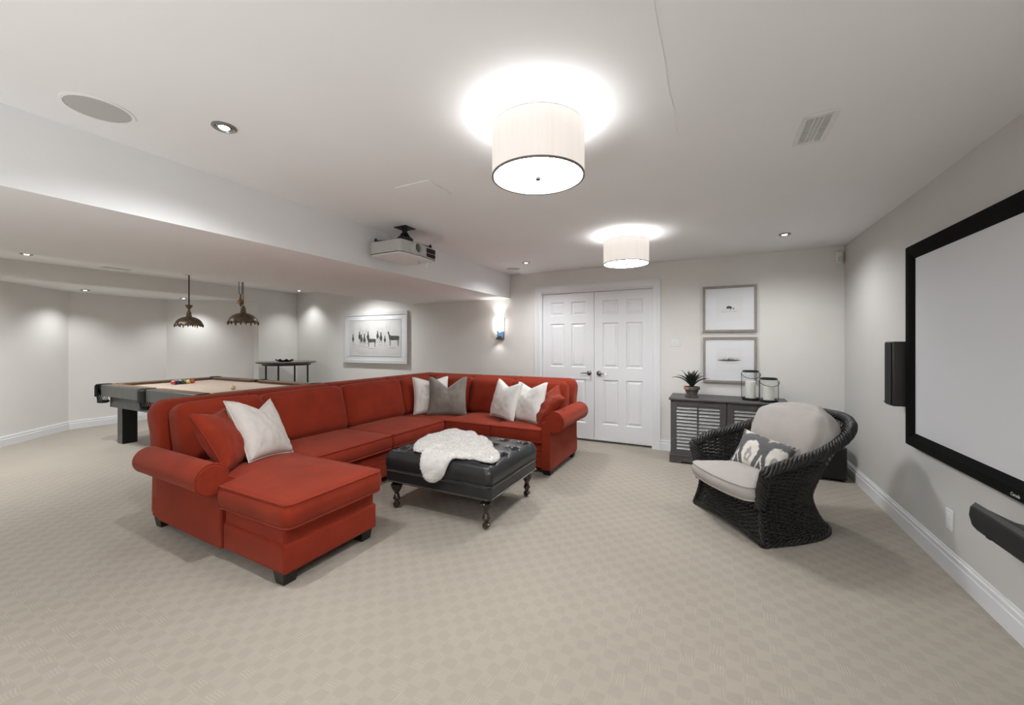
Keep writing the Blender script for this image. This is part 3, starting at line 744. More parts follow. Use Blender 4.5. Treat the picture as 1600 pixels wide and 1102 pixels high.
# sheepskin: outline given in unrolled coordinates (x, s); s<OY0 hangs down the front
SK = [(-2.125,2.470),(-2.177,2.548),(-2.227,2.668),(-2.270,2.844),(-2.236,2.96),(-2.247,3.08),(-2.195,3.150),(-2.076,3.116),(-1.978,3.112),(-1.894,3.06),(-1.83,2.976),(-1.701,2.932),(-1.601,2.82),(-1.548,2.732),(-1.45,2.654),(-1.390,2.545),(-1.388,2.455),(-1.44,2.440),(-1.49,2.445),(-1.545,2.455),(-1.585,2.432),(-1.647,2.412),(-1.690,2.405),(-1.716,2.36),(-1.731,2.324),(-1.754,2.276),(-1.788,2.24),(-1.857,2.212),(-1.918,2.236),(-1.953,2.3),(-1.963,2.36),(-1.975,2.405),(-2.02,2.415),(-2.075,2.425)]
def sheepskin():
    poly = []
    m = len(SK)
    for i in range(m):      # Catmull-Rom smoothing
        p0, p1, p2, p3 = [Vector(SK[(i+k-1) % m]) for k in range(4)]
        for k in range(6):
            t = k/6
            poly.append(.5*((2*p1)+(p2-p0)*t+(2*p0-5*p1+4*p2-p3)*t*t+(3*p1-p0-3*p2+p3)*t**3))
    segs = [(poly[i], poly[(i+1) % len(poly)]) for i in range(len(poly))]
    def inside(x, y):
        c = False
        for a, b in segs:
            if (a.y > y) != (b.y > y) and x < (b.x-a.x)*(y-a.y)/(b.y-a.y)+a.x: c = not c
        return c
    def dist(x, y):
        best = 9
        bp = None
        for a, b in segs:
            d = b-a; t = max(0, min(1, ((x-a.x)*d.x+(y-a.y)*d.y)/max(d.length_squared, 1e-12)))
            qx = a.x+d.x*t; qy = a.y+d.y*t; l = (x-qx)**2+(y-qy)**2
            if l < best: best = l; bp = (qx, qy)
        return sqrt(best), bp
    def place(x, s, h):
        r = .05
        ys = OY0+r                      # bend starts here
        arc = r*pi/2
        if s >= ys: return Vector((x, s, max(ott_z(x, s), OZT-.004)+.004+h)), Vector((0, 0, 1))
        u = ys-s
        if u < arc:
            a = u/r; n_ = Vector((0, -sin(a), cos(a)))
            return Vector((x, ys-r*sin(a), OZT+.008-r+r*cos(a)))+n_*(h+.004), n_
        n_ = Vector((0, -1, 0))
        return Vector((x, OY0-.006, OZT+.008-r-(u-arc)))+n_*(h+.004), n_
    g = .0125; x0, x1, y0, y1 = -2.38, -1.38, 2.18, 3.22
    nx = int((x1-x0)/g); ny = int((y1-y0)/g); ids = {}; mb = MB(); info = {}
    ins = {}
    for i in range(nx):
        for j in range(ny):
            if inside(x0+(i+.5)*g, y0+(j+.5)*g): ins[(i, j)] = 1
    def vid(i, j, layer):
        if (i, j, layer) in ids: return ids[(i, j, layer)]
        if (i, j) not in info:
            x = x0+i*g; y = y0+j*g; border = not all((i-a, j-b) in ins for a in (0, 1) for b in (0, 1))
            d, bp = dist(x, y)
            if border: x, y = bp; d = 0
            info[(i, j)] = (x, y, d)
        x, y, d = info[(i, j)]
        if layer == 0: h = 0
        else:
            e = min(d/.045, 1); h = .012+.030*sqrt(max(0, 1-(1-e)**2))+.008*noise.noise(Vector((x*14, y*14, 2)))*e+.005*noise.noise(Vector((x*38, y*38, 5)))
        p, n_ = place(x, y, h); mb.v.append(tuple(p)); ids[(i, j, layer)] = len(mb.v)-1
        return ids[(i, j, layer)]
    top = []
    for (i, j) in ins:
        q = [vid(i, j, 1), vid(i+1, j, 1), vid(i+1, j+1, 1), vid(i, j+1, 1)]; mb.f.append(tuple(q)); top.append(q)
        q0 = [vid(i, j, 0), vid(i, j+1, 0), vid(i+1, j+1, 0), vid(i+1, j, 0)]; mb.f.append(tuple(q0))
        for (di, dj, a, b) in ((0, -1, (i, j), (i+1, j)), (1, 0, (i+1, j), (i+1, j+1)), (0, 1, (i+1, j+1), (i, j+1)), (-1, 0, (i, j+1), (i, j))):
            if (i+di, j+dj) not in ins:
                mb.f.append((vid(*a, 1), vid(*a, 0), vid(*b, 0), vid(*b, 1)))
    t = thing('sheepskin_throw', 'ivory sheepskin throw draped over the black leather ottoman', 'sheepskin')
    mb.build('hide', FUR, t, True, angle=180)
    rg = random.Random(5); fb = MB(); keys = list(ins)
    for k in range(26000):
        i, j = keys[rg.randrange(len(keys))]; x = x0+(i+rg.random())*g; y = y0+(j+rg.random())*g
        q = [mb.v[ids[(i, j, 1)]], mb.v[ids[(i+1, j, 1)]], mb.v[ids[(i+1, j+1, 1)]]]
        a, b = rg.random(), rg.random()
        if a+b > 1: a, b = 1-a, 1-b
        p = Vector(q[1])+(Vector(q[0])-Vector(q[1]))*a+(Vector(q[2])-Vector(q[1]))*b
        n_ = (Vector(q[1])-Vector(q[0])).cross(Vector(q[2])-Vector(q[1]))
        if n_.length < 1e-12: continue
        n_.normalize()
        d = (n_*.8+Vector((rg.uniform(-1, 1), rg.uniform(-1, 1), rg.uniform(-.8, .5)))*.8).normalized()
        sdir = d.orthogonal().normalized(); sdir = Matrix.Rotation(rg.uniform(0, 6.28), 3, d) @ sdir
        L_ = rg.uniform(.007, .015); p = p-n_*.003
        fb.add([p-sdir*.0022, p+sdir*.0022, p+d*L_], [(0, 1, 2)])
    tag(fb.build('fleece', FUR, t), kind='stuff')
sheepskin()

# ------------------------------------------------------------------ black wicker armchair
CHM = Matrix(((.582, .813, 0, .08), (-.813, .582, 0, 3.325), (0, 0, 1, 0), (0, 0, 0, 1)))   # local (w, b, z): w to the near arm, b to the back
def ch_rim_z(ph): return .535+.245*max(0, sin(ph))**1.25
def ch_pt(ph, z):
    """outer shell of the chair; ph 0..pi runs from the far arm round the back to the near arm"""
    zw = .255; zr = ch_rim_z(ph)
    if z < zw:
        q = ((zw-z)/zw)**1.7; W = .310+.063*q; D = .57+.13*q; b0 = .028-.028*q
    else:
        q = max(0, (z-zw)/(zr-zw))**1.25; W = .310+.09*q; D = .57+.27*q; b0 = .028-.023*q
    c = cos(ph); s = sin(ph)
    return Vector((-W*(1 if c > 0 else -1)*abs(c)**.62, b0+(D-b0)*abs(s)**.72, z))
def wicker_chair():
    t = thing('wicker_armchair', 'black woven wicker tub armchair with flared base by the louvered cabinet', 'armchair'); t.matrix_world = CHM
    NS = 64; NR = 44
    st = MB()
    for k in range(NS+1):
        ph = pi*k/NS; zr = ch_rim_z(ph)
        st.tube([ch_pt(ph, zr*j/12) for j in range(13)], .0055, 5)
    tag(st.build('stakes', WICKER, t, True), kind='stuff')
    wv = MB()
    for r in range(NR):
        f = (r+.5)/NR; pts = []
        M_ = NS*2
        for k in range(M_+1):
            ph = pi*k/M_; p = ch_pt(ph, ch_rim_z(ph)*f)
            q = ch_pt(min(pi, ph+.01), ch_rim_z(min(pi, ph+.01))*f)-ch_pt(max(0, ph-.01), ch_rim_z(max(0, ph-.01))*f)
            n_ = Vector((q.y, -q.x, 0)).normalized()
            off = .0075*cos(pi*k/2+pi*r)*(1 if k % 2 == 0 else 0)
            pts.append(p-n_*off)
        wv.tube(pts, .0068, 4)
    # front panel below the seat, with an arched lower edge
    def fz(w_, W): return .06*(1-(w_/W)**2)
    NF = 30
    for r in range(18):
        f = (r+.5)/18; pts = []
        for k in range(NF*2+1):
            a = -1+k/NF; z = f*.25; P0 = ch_pt(0, z); P1 = ch_pt(pi, z)
            z2 = z+fz(a, 1)*(1-f); x = P0.x+(P1.x-P0.x)*(a+1)/2
            off = .0065*cos(pi*k/2+pi*r)*(1 if k % 2 == 0 else 0)
            pts.append(Vector((x, P0.y-.015*(1-a*a)+off, z2)))
        wv.tube(pts, .0066, 4)
    tag(wv.build('weave', WICKER, t, True, angle=180), kind='stuff')
    fs = MB()
    for k in range(NF+1):
        a = -1+2*k/NF; pts = []
        for j in range(7):
            z = .25*j/6; P0 = ch_pt(0, z); P1 = ch_pt(pi, z); pts.append((P0.x+(P1.x-P0.x)*(a+1)/2, P0.y-.015*(1-a*a), z+fz(a, 1)*(1-j/6)))
        fs.tube(pts, .005, 5)
    tag(fs.build('front_stakes', WICKER, t, True), kind='stuff')
    def braid(path, R, r, n, twist, name, squash=1.0):
        path = [Vector(p) for p in path]; m_ = len(path); mb = MB(); L_ = 0; lens = [0]
        for i in range(1, m_): L_ += (path[i]-path[i-1]).length; lens.append(L_)
        for s in range(n):
            pts = []
            for i, p in enumerate(path):
                tt = (path[min(i+1, m_-1)]-path[max(i-1, 0)]).normalized()
                x = tt.cross(Vector((0, 0, 1)));  x = x.normalized() if x.length > .05 else tt.cross(Vector((0, 1, 0))).normalized()
                y = x.cross(tt); a = 2*pi*s/n+lens[i]*twist
                pts.append(p+x*R*cos(a)*squash+y*R*sin(a))
            mb.tube(pts, r, 5)
        mb.tube(path, R*.85, 6)
        return mb.build(name, WICKER, t, True, angle=180)
    def dense(f, n): return [f(i/n) for i in range(n+1)]
    # rolled rim that bends down into the two front arm edges
    def rim(u):
        ph = pi*u; p = ch_pt(ph, ch_rim_z(ph)); c = Vector((p.x, p.y-.28, 0)).normalized()
        return p+c*.012+Vector((0, 0, .005))
    mid = dense(rim, 150)[5:-5]
    path = [ch_pt(0, z)+Vector((-.004, -.014, 0)) for z in (.23, .29, .35, .41, .46, .50)]+mid+[ch_pt(pi, z)+Vector((.004, -.014, 0)) for z in (.50, .46, .41, .35, .29, .23)]
    for _ in range(3):
        q = [path[0]]
        for a_, b_ in zip(path[:-1], path[1:]): q += [a_.lerp(b_, .25), a_.lerp(b_, .75)]
        path = q+[path[-1]]
    # resample evenly
    res = [path[0]]; acc = 0
    for a_, b_ in zip(path[:-1], path[1:]):
        acc += (b_-a_).length
        if acc > .011: res.append(b_); acc = 0
    braid(res, .026, .0125, 7, 30, 'rim')
    braid(dense(lambda u: ch_pt(pi*u, .018), 160), .012, .008, 4, 40, 'base_rim')
    for ph, s in ((0, -1), (pi, 1)):
        braid(dense(lambda u: ch_pt(ph, .25-.235*u)+Vector((0, -.008, 0)), 30), .011, .007, 4, 40, 'leg_edge')
    def lip(u):
        a = -1+2*u; P0 = ch_pt(0, .25); P1 = ch_pt(pi, .25)
        return Vector((P0.x+(P1.x-P0.x)*u, P0.y-.02-.02*(1-a*a), .25))
    braid(dense(lip, 80), .020, .010, 5, 40, 'seat_lip')
    braid(dense(lambda u: Vector((ch_pt(0, .01).x+(ch_pt(pi, .01).x-ch_pt(0, .01).x)*u, -.006-.015*(1-(2*u-1)**2), .012+.045*(1-(2*u-1)**2))), 60), .010, .006, 4, 40, 'front_arch')
    # woven seat platform that carries the cushion
    pl = [ch_pt(pi*k/24, .25) for k in range(25)]
    MB().prism([(p.x*.97, p.y*.97+.01) for p in pl][::-1], .235, .262).build('seat_platform', WICKER, t)
    return t
wicker_chair()
# cushions of the chair (lift off)
def chair_seat():
    pl = []
    for k in range(29):
        a = pi*k/28; pl.append((.262*cos(a), .20+.30*sin(a)**.8))
    front = [(-.262, .16), (-.270, .06), (-.315, -.025), (-.285, -.075), (-.16, -.108), (0, -.118), (.16, -.108), (.285, -.075), (.315, -.025), (.270, .06), (.262, .16)]
    poly = pl+front
    t = thing('seat_pad', 'stone beige seat cushion on the black wicker armchair', 'cushion'); t.matrix_world = CHM
    o = seat_cushion('pad', poly, .277, .375, t, CANVAS, crown=.045, cr=.03, welt=True, pm=CANVAS)
chair_seat()
def chair_back():
    t = thing('back_pad', 'large stone beige back cushion leaning inside the black wicker armchair', 'cushion')
    mb = rbox(.68, .18, .47, .085, 18, (.01, .045, .035), 3, .012)
    vv = []
    for x, y, z in mb.v:
        zz = z; k = max(0, z/.235)
        x2 = x*(1-.17*k**2.5)*(1-.22*max(0, -z/.235)); y2 = y - .30*(x*x)            # wrap round the tub, narrower at the top
        wr = .017*sin(x*62+z*14+2*sin(x*17))*max(0, k)**2*(1 if y < .02 else .6)
        vv.append((x2, y2+wr*.6, zz+wr*.35-.05*abs(x/.35)**2.2*max(0, k)))
    mb.v = vv
    t.matrix_world = CHM @ Matrix.Translation((.0, .475, .375)) @ Matrix.Rotation(radians(-21), 4, 'X') @ Matrix.Translation((0, 0, .262))
    mb.build('pad', CANVAS, t, True, angle=180)
    pts = [(.352*cos(a)*(1 if abs(cos(a)) < .99 else 1)*.985, -.005-.30*(.35*cos(a))**2, .0) for a in [2*pi*k/60 for k in range(60)]]
chair_back()
def lumbar():
    p = CHM @ Vector((.035, .27, .50))
    dirw = CHM.to_3x3() @ Vector((.25, -1, 0)); az = math.degrees(atan2(dirw.y, dirw.x))
    o = pillow('lumbar_pillow', 'grey and cream ikat patterned lumbar pillow on the wicker armchair', p, .42, .27, .13, az, 26, 8, IKAT, chop=0, seed=9)
lumbar()

# ------------------------------------------------------------------ louvered cabinet
CX0, CX1, CYF, CZT = -.43, .685, 4.77, .72
t = CAB = thing('louvered_cabinet', 'slate grey cabinet with two slatted doors against the back wall', 'cabinet')
MB().box(CX0-.012, CX1+.012, CYF-.03, YB-.02, CZT-.024, CZT).build('top', CABM, t, bevel=.006)
body = MB().box(CX0+.006, CX0+.03, CYF+.004, YB-.025, .09, CZT-.024).box(CX1-.03, CX1-.006, CYF+.004, YB-.025, .09, CZT-.024)
body.box(CX0+.03, CX1-.03, YB-.045, YB-.025, .09, CZT-.024).box(CX0+.03, CX1-.03, CYF+.03, YB-.045, .09, .11)
xm = (CX0+CX1)/2
body.box(xm-.014, xm+.014, CYF+.002, CYF+.03, .11, CZT-.024).box(CX0+.03, CX1-.03, CYF+.002, CYF+.03, CZT-.05, CZT-.024)
body.build('body', CABM, t)
MB().box(CX0+.035, CX1-.035, CYF+.055, CYF+.06, .12, CZT-.06).build('backing', BLACK, t)
pl = [(CX0-.006, 0), (CX0+.10, 0), (CX0+.125, .022), (CX1-.125, .022), (CX1-.10, 0), (CX1+.006, 0), (CX1+.006, .085), (CX0-.006, .085)]
MB().prism(pl, CYF-.012, CYF+.012, 'y').build('plinth', CABM, t)
MB().box(CX0-.006, CX0+.018, CYF+.012, YB-.022, 0, .085).box(CX1-.018, CX1+.006, CYF+.012, YB-.022, 0, .085).build('plinth_side', CABM, t)
MB().box(CX0-.010, CX1+.010, CYF-.016, YB-.022, .085, .094).build('plinth_moulding', CABM, t, bevel=.003)
for (x0, x1) in ((CX0+.006, xm-.004), (xm+.004, CX1-.006)):
    z0, z1 = .097, CZT-.030; st = .062; tp = .055
    d = MB().box(x0, x0+st, CYF-.012, CYF+.012, z0, z1).box(x1-st, x1, CYF-.012, CYF+.012, z0, z1)
    d.box(x0+st, x1-st, CYF-.012, CYF+.012, z0, z0+tp).box(x0+st, x1-st, CYF-.012, CYF+.012, z1-tp, z1)
    do = d.build('door', CABM, t, bevel=.002)
    xc = (x0+x1)/2
    MB().box(xc-.007, xc+.007, CYF-.016, CYF-.004, z0+tp-.012, z1-tp+.012).build('tilt_rod', CABM, do)
    NSL = 13; pitch = (z1-z0-2*tp)/NSL; base = None
    for k in range(NSL):
        zc = z0+tp+pitch*(k+.5)
        for (a, b) in ((x0+st, xc-.004), (xc+.004, x1-st)):
            if base is None:
                h = .0138; base = MB()
                prof = [(-.011, -h), (-.007, -h), (.011, h), (.007, h)]
                base.prism([(y, z) for y, z in prof], 0, 1, 'x')
                so = base.build('slat', SLAT_LIT, do)
            else:
                so = link(so.copy()); so.parent = do
            so.location = (a, CYF+.002, zc); so.scale = (b-a, 1, 1)
CABTOP = CZT

# potted plant
def plant():
    x, y, z = -.215, 4.93, CZT
    t = thing('potted_plant', 'spiky dark green succulent in a weathered terracotta pot on the cabinet', 'plant', (x, y, z))
    MB().lathe([(.064, 0), (.072, .004), (.074, .012), (.056, .012)], n=28).build('saucer', TERRA, t, True)
    p = MB().lathe([(.050, .010), (.056, .03), (.072, .085), (.073, .088), (.062, .088), (.058, .075)], n=28).build('pot', TERRA, t, True, angle=40)
    MB().lathe([(.073, .084), (.082, .086), (.084, .115), (.079, .118), (.070, .118), (.068, .09)], n=28, cap0=False, cap1=False).build('rim', TERRA, p, True, angle=40)
    # bare terracotta patch on the rim
    R = []
    for k in range(7):
        a = radians(195+k*9); R.append([((.0855-.0012*(zz > .11))*cos(a), (.0855-.0012*(zz > .11))*sin(a), zz) for zz in (.088, .100, .113+.003*(k % 2))])
    MB().rings(R, False, False, closed=False).build('bare_patch', TERRA2, p, True)
    MB().lathe([(.069, .104), (.03, .108), (.002, .109)], n=20).build('soil', SOIL, t, True)
    rg = random.Random(11)
    spec = []
    for k in range(9): spec.append((k*40+rg.uniform(-10, 10), rg.uniform(.20, .26), rg.uniform(44, 68), .056))
    for k in range(7): spec.append((k*51+20+rg.uniform(-8, 8), rg.uniform(.18, .23), rg.uniform(18, 34), .050))
    for k in range(5): spec.append((k*72+rg.uniform(-9, 9), rg.uniform(.15, .19), rg.uniform(4, 12), .040))
    for az, L_, tilt, wd in spec:
        az = radians(az); R = []; p = Vector((0, 0, .108)); n = 9
        h = Vector((cos(az), sin(az), 0)); side = Vector((-sin(az), cos(az), 0))
        tl = radians(tilt)*.55
        for k in range(n+1):
            f = k/n; a = tl+radians(tilt)*1.15*f**1.5
            d = h*sin(a)+Vector((0, 0, 1))*cos(a); up = (Vector((0, 0, 1))*sin(a)-h*cos(a))
            wv = wd*.5*(.75+.5*f if f < .4 else .95)*(1-max(0, (f-.35)/.65)**1.6)+.0008
            thk = .006*(1-f)+.001
            R.append([p-side*wv+up*wv*.35, p-up*thk, p+side*wv+up*wv*.35, p+up*thk*.3])
            p = p+d*(L_/n)
        MB().rings(R).build('leaf', LEAF, t, True, angle=50)
plant()

def lantern(x, y, R, H, label, tilt):
    t = thing('glass_lantern', label, 'lantern', (x, y, CZT))
    MB().lathe([(R*.86, 0), (R*.95, .002), (R*1.0, .02), (R*.94, .026), (R*.88, .012)], n=32).build('base', BLACKP, t, True, angle=40)
    R0 = R*.95
    MB().lathe([(R0*.9, .016), (R0, .026), (R0, H-.05), (R0*.93, H-.028), (R0*.82, H-.016)], n=40, cap0=False, cap1=False).build('glass_jar', JARGLASS, t, True, angle=60)
    MB().lathe([(R*.80, H-.018), (R*.90, H-.018), (R*.90, H), (R*.80, H)], n=36, cap0=False, cap1=False).build('lid_ring', BLACKP, t, True, angle=40)
    for s in (-1, 1):
        a = radians(tilt) if s > 0 else radians(tilt)+pi
        cx, cy = cos(a), sin(a)
        MB().tube([(cx*R*.98, cy*R*.98, .012), (cx*R*1.03, cy*R*1.03, .04), (cx*R*1.03, cy*R*1.03, H-.045), (cx*R*.92, cy*R*.92, H-.012)], .0032, 6).build('side_wire', BLACKP, t, True)
    # bail handle hanging forward over the front of the jar
    a0 = radians(tilt); pts = []
    for k in range(25):
        u = pi*k/24; lx = cos(u)*R*1.10; dr = sin(u)
        fx, fy = sin(a0), -cos(a0)
        pts.append((cos(a0)*lx+fx*dr*R*1.06, sin(a0)*lx+fy*dr*R*1.06, H-.030-dr*R*.62))
    MB().tube(pts, .003, 6).build('handle', BLACKP, t, True)
    c = thing('pillar_candle', ('tall' if H > .25 else 'short')+' ivory pillar candle inside the '+('taller' if H > .25 else 'shorter')+' glass lantern', 'candle', (x, y, CZT+.0125), 0, 'pillar candles in lanterns')
    hc = H*.60; rc = R*.60
    MB().lathe([(rc, 0), (rc, hc-.004), (rc-.004, hc), (rc*.7, hc-.004), (.002, hc-.005)], n=28).build('wax', CANDLE, c, True, angle=40)
    MB().tube([(0, 0, hc-.006), (.001, 0, hc+.008)], .0012, 5).build('wick', BLACKP, c)
lantern(.357, 4.955, .083, .315, 'taller black-rimmed glass lantern on the cabinet', 8)
lantern(.512, 4.865, .083, .248, 'shorter black-rimmed glass lantern on the cabinet, nearer the chair', 8)

# ------------------------------------------------------------------ framed pictures
def blob(mb, cx, cz, rx, rz, y, rg, n=14, jag=.35):
    pts = []
    for k in range(n):
        a = 2*pi*k/n; j = 1+rg.uniform(-jag, jag); pts.append((cx+rx*cos(a)*j, y, cz+rz*sin(a)*j))
    mb.add(pts, [tuple(range(n))])
def picture(label, x0, x1, z0, z1, fw, fd, fm, kind):
    cx, cz = (x0+x1)/2, (z0+z1)/2; W, H = (x1-x0)/2, (z1-z0)/2
    t = thing('framed_picture', label, 'picture', (cx, YB, cz), 0, 'framed pictures on the back wall')
    R = []
    for ins, y in ((0, 0), (0, -fd), (.002, -fd-.002), (fw-.002, -fd-.002), (fw, -fd), (fw, -fd+.014)):
        R.append([(-W+ins, y, -H+ins), (W-ins, y, -H+ins), (W-ins, y, H-ins), (-W+ins, y, H-ins)])
    MB().rings(R, False, False).build('frame', fm, t)
    yb = -fd+.012
    MB().box(-W+fw-.002, W-fw+.002, yb, yb+.003, -H+fw-.002, H-fw+.002).build('mat_board', PAPER, t)
    rg = random.Random(len(label)); y = yb-.0012
    if kind == 'deer':
        iw, ih = W-fw-.10, H-fw-.085
        R = []
        for ins, yy in ((-.014, yb), (-.014, yb-.006), (0, yb-.006), (0, yb-.0005)):
            R.append([(-iw+ins, yy, -ih+ins), (iw-ins, yy, -ih+ins), (iw-ins, yy, ih-ins), (-iw+ins, yy, ih-ins)])
        MB().rings(R, False, False).build('inner_fillet', FRAMEW, t)
        MB().box(-iw, iw, yb-.0006, yb, -ih, ih).build('print', mat('grey_print', (.66, .65, .635), .85, var=.05, vscale=4), t)
        ink = MB(); soft = MB()
        def deer(px, pz, s, facing, side):
            if side:
                ink.add([(px+facing*s*a, y, pz+s*b) for a, b in [(-.5, .12), (-.42, .2), (.3, .22), (.42, .3), (.5, .52), (.62, .5), (.66, .42), (.56, .36), (.52, .15), (.46, -.06), (.2, -.12), (-.3, -.1), (-.46, -.12)]], [tuple(range(13))])
                legs = (-.42, -.34, .34, .42)
            else:
                blob(ink, px, pz, s*.19, s*.27, y, rg, 12, .12); blob(ink, px, pz+s*.45, s*.075, s*.12, y, rg, 8, .1); blob(ink, px, pz+s*.53, s*.16, s*.025, y, rg, 8, .1)
                ink.add([(px-s*.1, y, pz+s*.2), (px+s*.1, y, pz+s*.2), (px+s*.06, y, pz+s*.45), (px-s*.06, y, pz+s*.45)], [(0, 1, 2, 3)])
                legs = (-.1, .1)
            for l in legs:
                a = px+facing*s*l; ink.add([(a-s*.03, y, pz-s*.08), (a+s*.03, y, pz-s*.08), (a+s*.015, y, pz-s*.52), (a-s*.015, y, pz-s*.52)], [(0, 1, 2, 3)])
            hx = px+(facing*s*.56 if side else 0); hz = pz+s*.52
            for q in (-1, 1):
                for (p0, p1) in (((0, 0), (.16, .22)), ((.16, .22), (.2, .55)), ((.17, .3), (.05, .48)), ((.12, .16), (.28, .28))):
                    a0 = Vector((hx+q*p0[0]*s, y, hz+p0[1]*s)); b0 = Vector((hx+q*p1[0]*s, y, hz+p1[1]*s))
                    o_ = Vector((s*.011, 0, 0)); soft.add([a0-o_, a0+o_, b0+o_*.6, b0-o_*.6], [(0, 1, 2, 3)])
            blob(soft, px+facing*s*.1, pz-s*.66, s*.4, s*.03, y, rg, 10, .3)
        for (fx, fz, s, f, sd) in [(-.87, -.06, .15, 1, 0), (-.60, .07, .16, 1, 0), (-.52, -.10, .17, -1, 0), (-.40, -.12, .19, 1, 0), (-.25, .05, .17, -1, 0), (-.10, -.19, .20, -1, 1), (.13, .09, .16, 1, 0), (.26, -.02, .18, -1, 0), (.41, -.14, .13, 1, 0), (.76, -.06, .24, -1, 1)]:
            deer(fx*iw, fz*ih, s, f, sd)
        ink.build('deer_drawing', INK, t); soft.build('antler_drawing', INK2, t)
    else:
        iw, ih = W*.50, H*.52
        MB().box(-iw, iw, yb-.0006, yb, -ih, ih).build('print', PRINT, t)
        ink = MB(); soft = MB()
        if kind == 'tree':
            for k in range(16): blob(ink, rg.gauss(.006, .017), .012+rg.gauss(0, .008), rg.uniform(.006, .013), rg.uniform(.005, .009), y-.0001*k, rg, 9, .3)
            ink.add([(.010, y, .005), (.015, y, .005), (.013, y, -.022), (.010, y, -.022)], [(0, 1, 2, 3)])
            for k in range(8): blob(soft, rg.uniform(-.1, .1), -.018+rg.uniform(-.03, .003), rg.uniform(.012, .03), .0012, y, rg, 8, .3)
        else:
            pts = [(-.125, y, -.005), (-.09, y, -.012), (-.02, y, -.017), (.06, y, -.014), (.125, y, -.002), (.08, y, .0), (.03, y, .004), (-.04, y, .0)]
            ink.add(pts, [tuple(range(8))])
            for k in range(70):
                x = rg.gauss(.005, .045); h = rg.uniform(.008, .03)*(1.3-abs(x)/.12); ink.add([(x-.002, y, -.006), (x+.002, y, -.006), (x+rg.uniform(-.006, .006), y, max(h, .002))], [(0, 1, 2)])
            for k in range(40):
                x = rg.uniform(-.11, .11); soft.add([(x-.002, y+.0002, -.004), (x+.002, y+.0002, -.004), (x+rg.uniform(-.006, .006), y+.0002, rg.uniform(.015, .06))], [(0, 1, 2)])
            blob(soft, 0, -.035, .10, .002, y, rg)
        ink.build('ink_drawing', INK, t); soft.build('faint_drawing', INK2, t)
    MB().box(-W+fw, W-fw, -fd+.003, -fd+.005, -H+fw, H-fw).build('glass', GLASS, t)
picture('taupe framed print of a lone tree, upper of the two by the cabinet', -.111, .44, 1.455, 1.992, .027, .033, TAUPE, 'tree')
picture('taupe framed print of reeds, lower of the two, just above the cabinet', -.108, .44, .868, 1.398, .027, .033, TAUPE, 'reeds')
picture('wide white framed drawing of a row of deer on the far wall', -6.15, -4.62, .972, 1.882, .055, .045, FRAMEW, 'deer')

# wall sconce
def sconce():
    t = thing('wall_sconce', 'lit wall sconce with white shade and blue crystal base left of the doors', 'wall lamp', (-2.865, YB, 1.385))
    MB().box(-.03, .085, -.02, 0, 0, .325).build('backplate', CHROME, t, bevel=.003)
    pr = [(.085*cos(pi+pi*k/16)-.0, -.028+.085*sin(pi+pi*k/16)*.75) for k in range(17)]
    pr2 = [(.082*cos(2*pi-pi*k/16), -.028+.082*sin(2*pi-pi*k/16)*.75) for k in range(17)]
    MB().prism(pr+pr2, .125, .32).build('shade', emit_mat('lit_sconce_shade', (1, .94, .87), SCONCE_E), t, True, angle=40)
    MB().box(-.022, .078, -.075, -.018, 0, .026).build('shelf', DKCHROME, t, bevel=.002)
    cr = mat('blue_crystal', (.18, .38, .62), .08, spec=.8, coat=.6)
    R = []
    for s_, y in ((.045, -.022), (.045, -.052), (.026, -.072)):
        R.append([(.028-s_, y, .075-s_), (.028+s_, y, .075-s_), (.028+s_, y, .075+s_), (.028-s_, y, .075+s_)])
    MB().rings(R).build('crystal', cr, t)
    MB().prism([(-.02, -.075), (.02, -.075), (.02, -.03), (-.02, -.03)], .118, .124).build('collar', DKCHROME, t)
    for z, up in ((.34, 1), (.09, 0)):
        l = bpy.data.lights.new('bulb', 'SPOT'); l.energy = 3.0 if up else .9; l.spot_size = radians(120); l.spot_blend = .8; l.shadow_soft_size = .03; l.color = (1, .98, .96)
        o = link(bpy.data.objects.new('bulb', l)); o.parent = t; o.location = (0, -.06 if up else -.07, z if up else -.012); o.rotation_euler = (pi if up else 0, 0, 0)
sconce()

# ------------------------------------------------------------------ projection screen, speakers
def screen():
    y0, y1, z0, z1 = 1.36, 3.592, .648, 1.966; f = .088; xf = 1.155; xs = 1.178
    t = thing('projection_screen', 'large grey projection screen in a wide black frame on the right wall', 'screen')
    R = []
    for ins, x in ((0, XR), (0, xf+.006), (.006, xf), (.05, xf+.002), (f, xs-.001)):
        R.append([(x, y0+ins, z0+ins), (x, y1-ins, z0+ins), (x, y1-ins, z1-ins), (x, y0+ins, z1-ins)])
    MB().rings([r[::-1] for r in R], False, False).build('frame', SCREENF, t)
    MB().box(xs, xs+.004, y0+f-.01, y1-f+.01, z0+f-.01, z1-f+.01).build('screen_fabric', SCREENM, t)
    c = bpy.data.curves.new('logo', 'FONT'); c.body = 'Carada'; c.size = .021; c.extrude = .0006; c.align_x = 'CENTER'; c.shear = .25
    tmp = link(bpy.data.objects.new('tmp', c)); dg = bpy.context.evaluated_depsgraph_get()
    me = bpy.data.meshes.new_from_object(tmp.evaluated_get(dg)); bpy.data.objects.remove(tmp)
    me.materials.clear(); me.materials.append(mat('silver_lettering', (.75, .75, .76), .35, .3))
    lo = link(bpy.data.objects.new('logo', me)); lo.parent = t
    lo.matrix_world = Matrix(((0, 0, -1, xf-.002), (-1, 0, 0, 2.492), (0, 1, 0, z0+.017), (0, 0, 0, 1)))
screen()
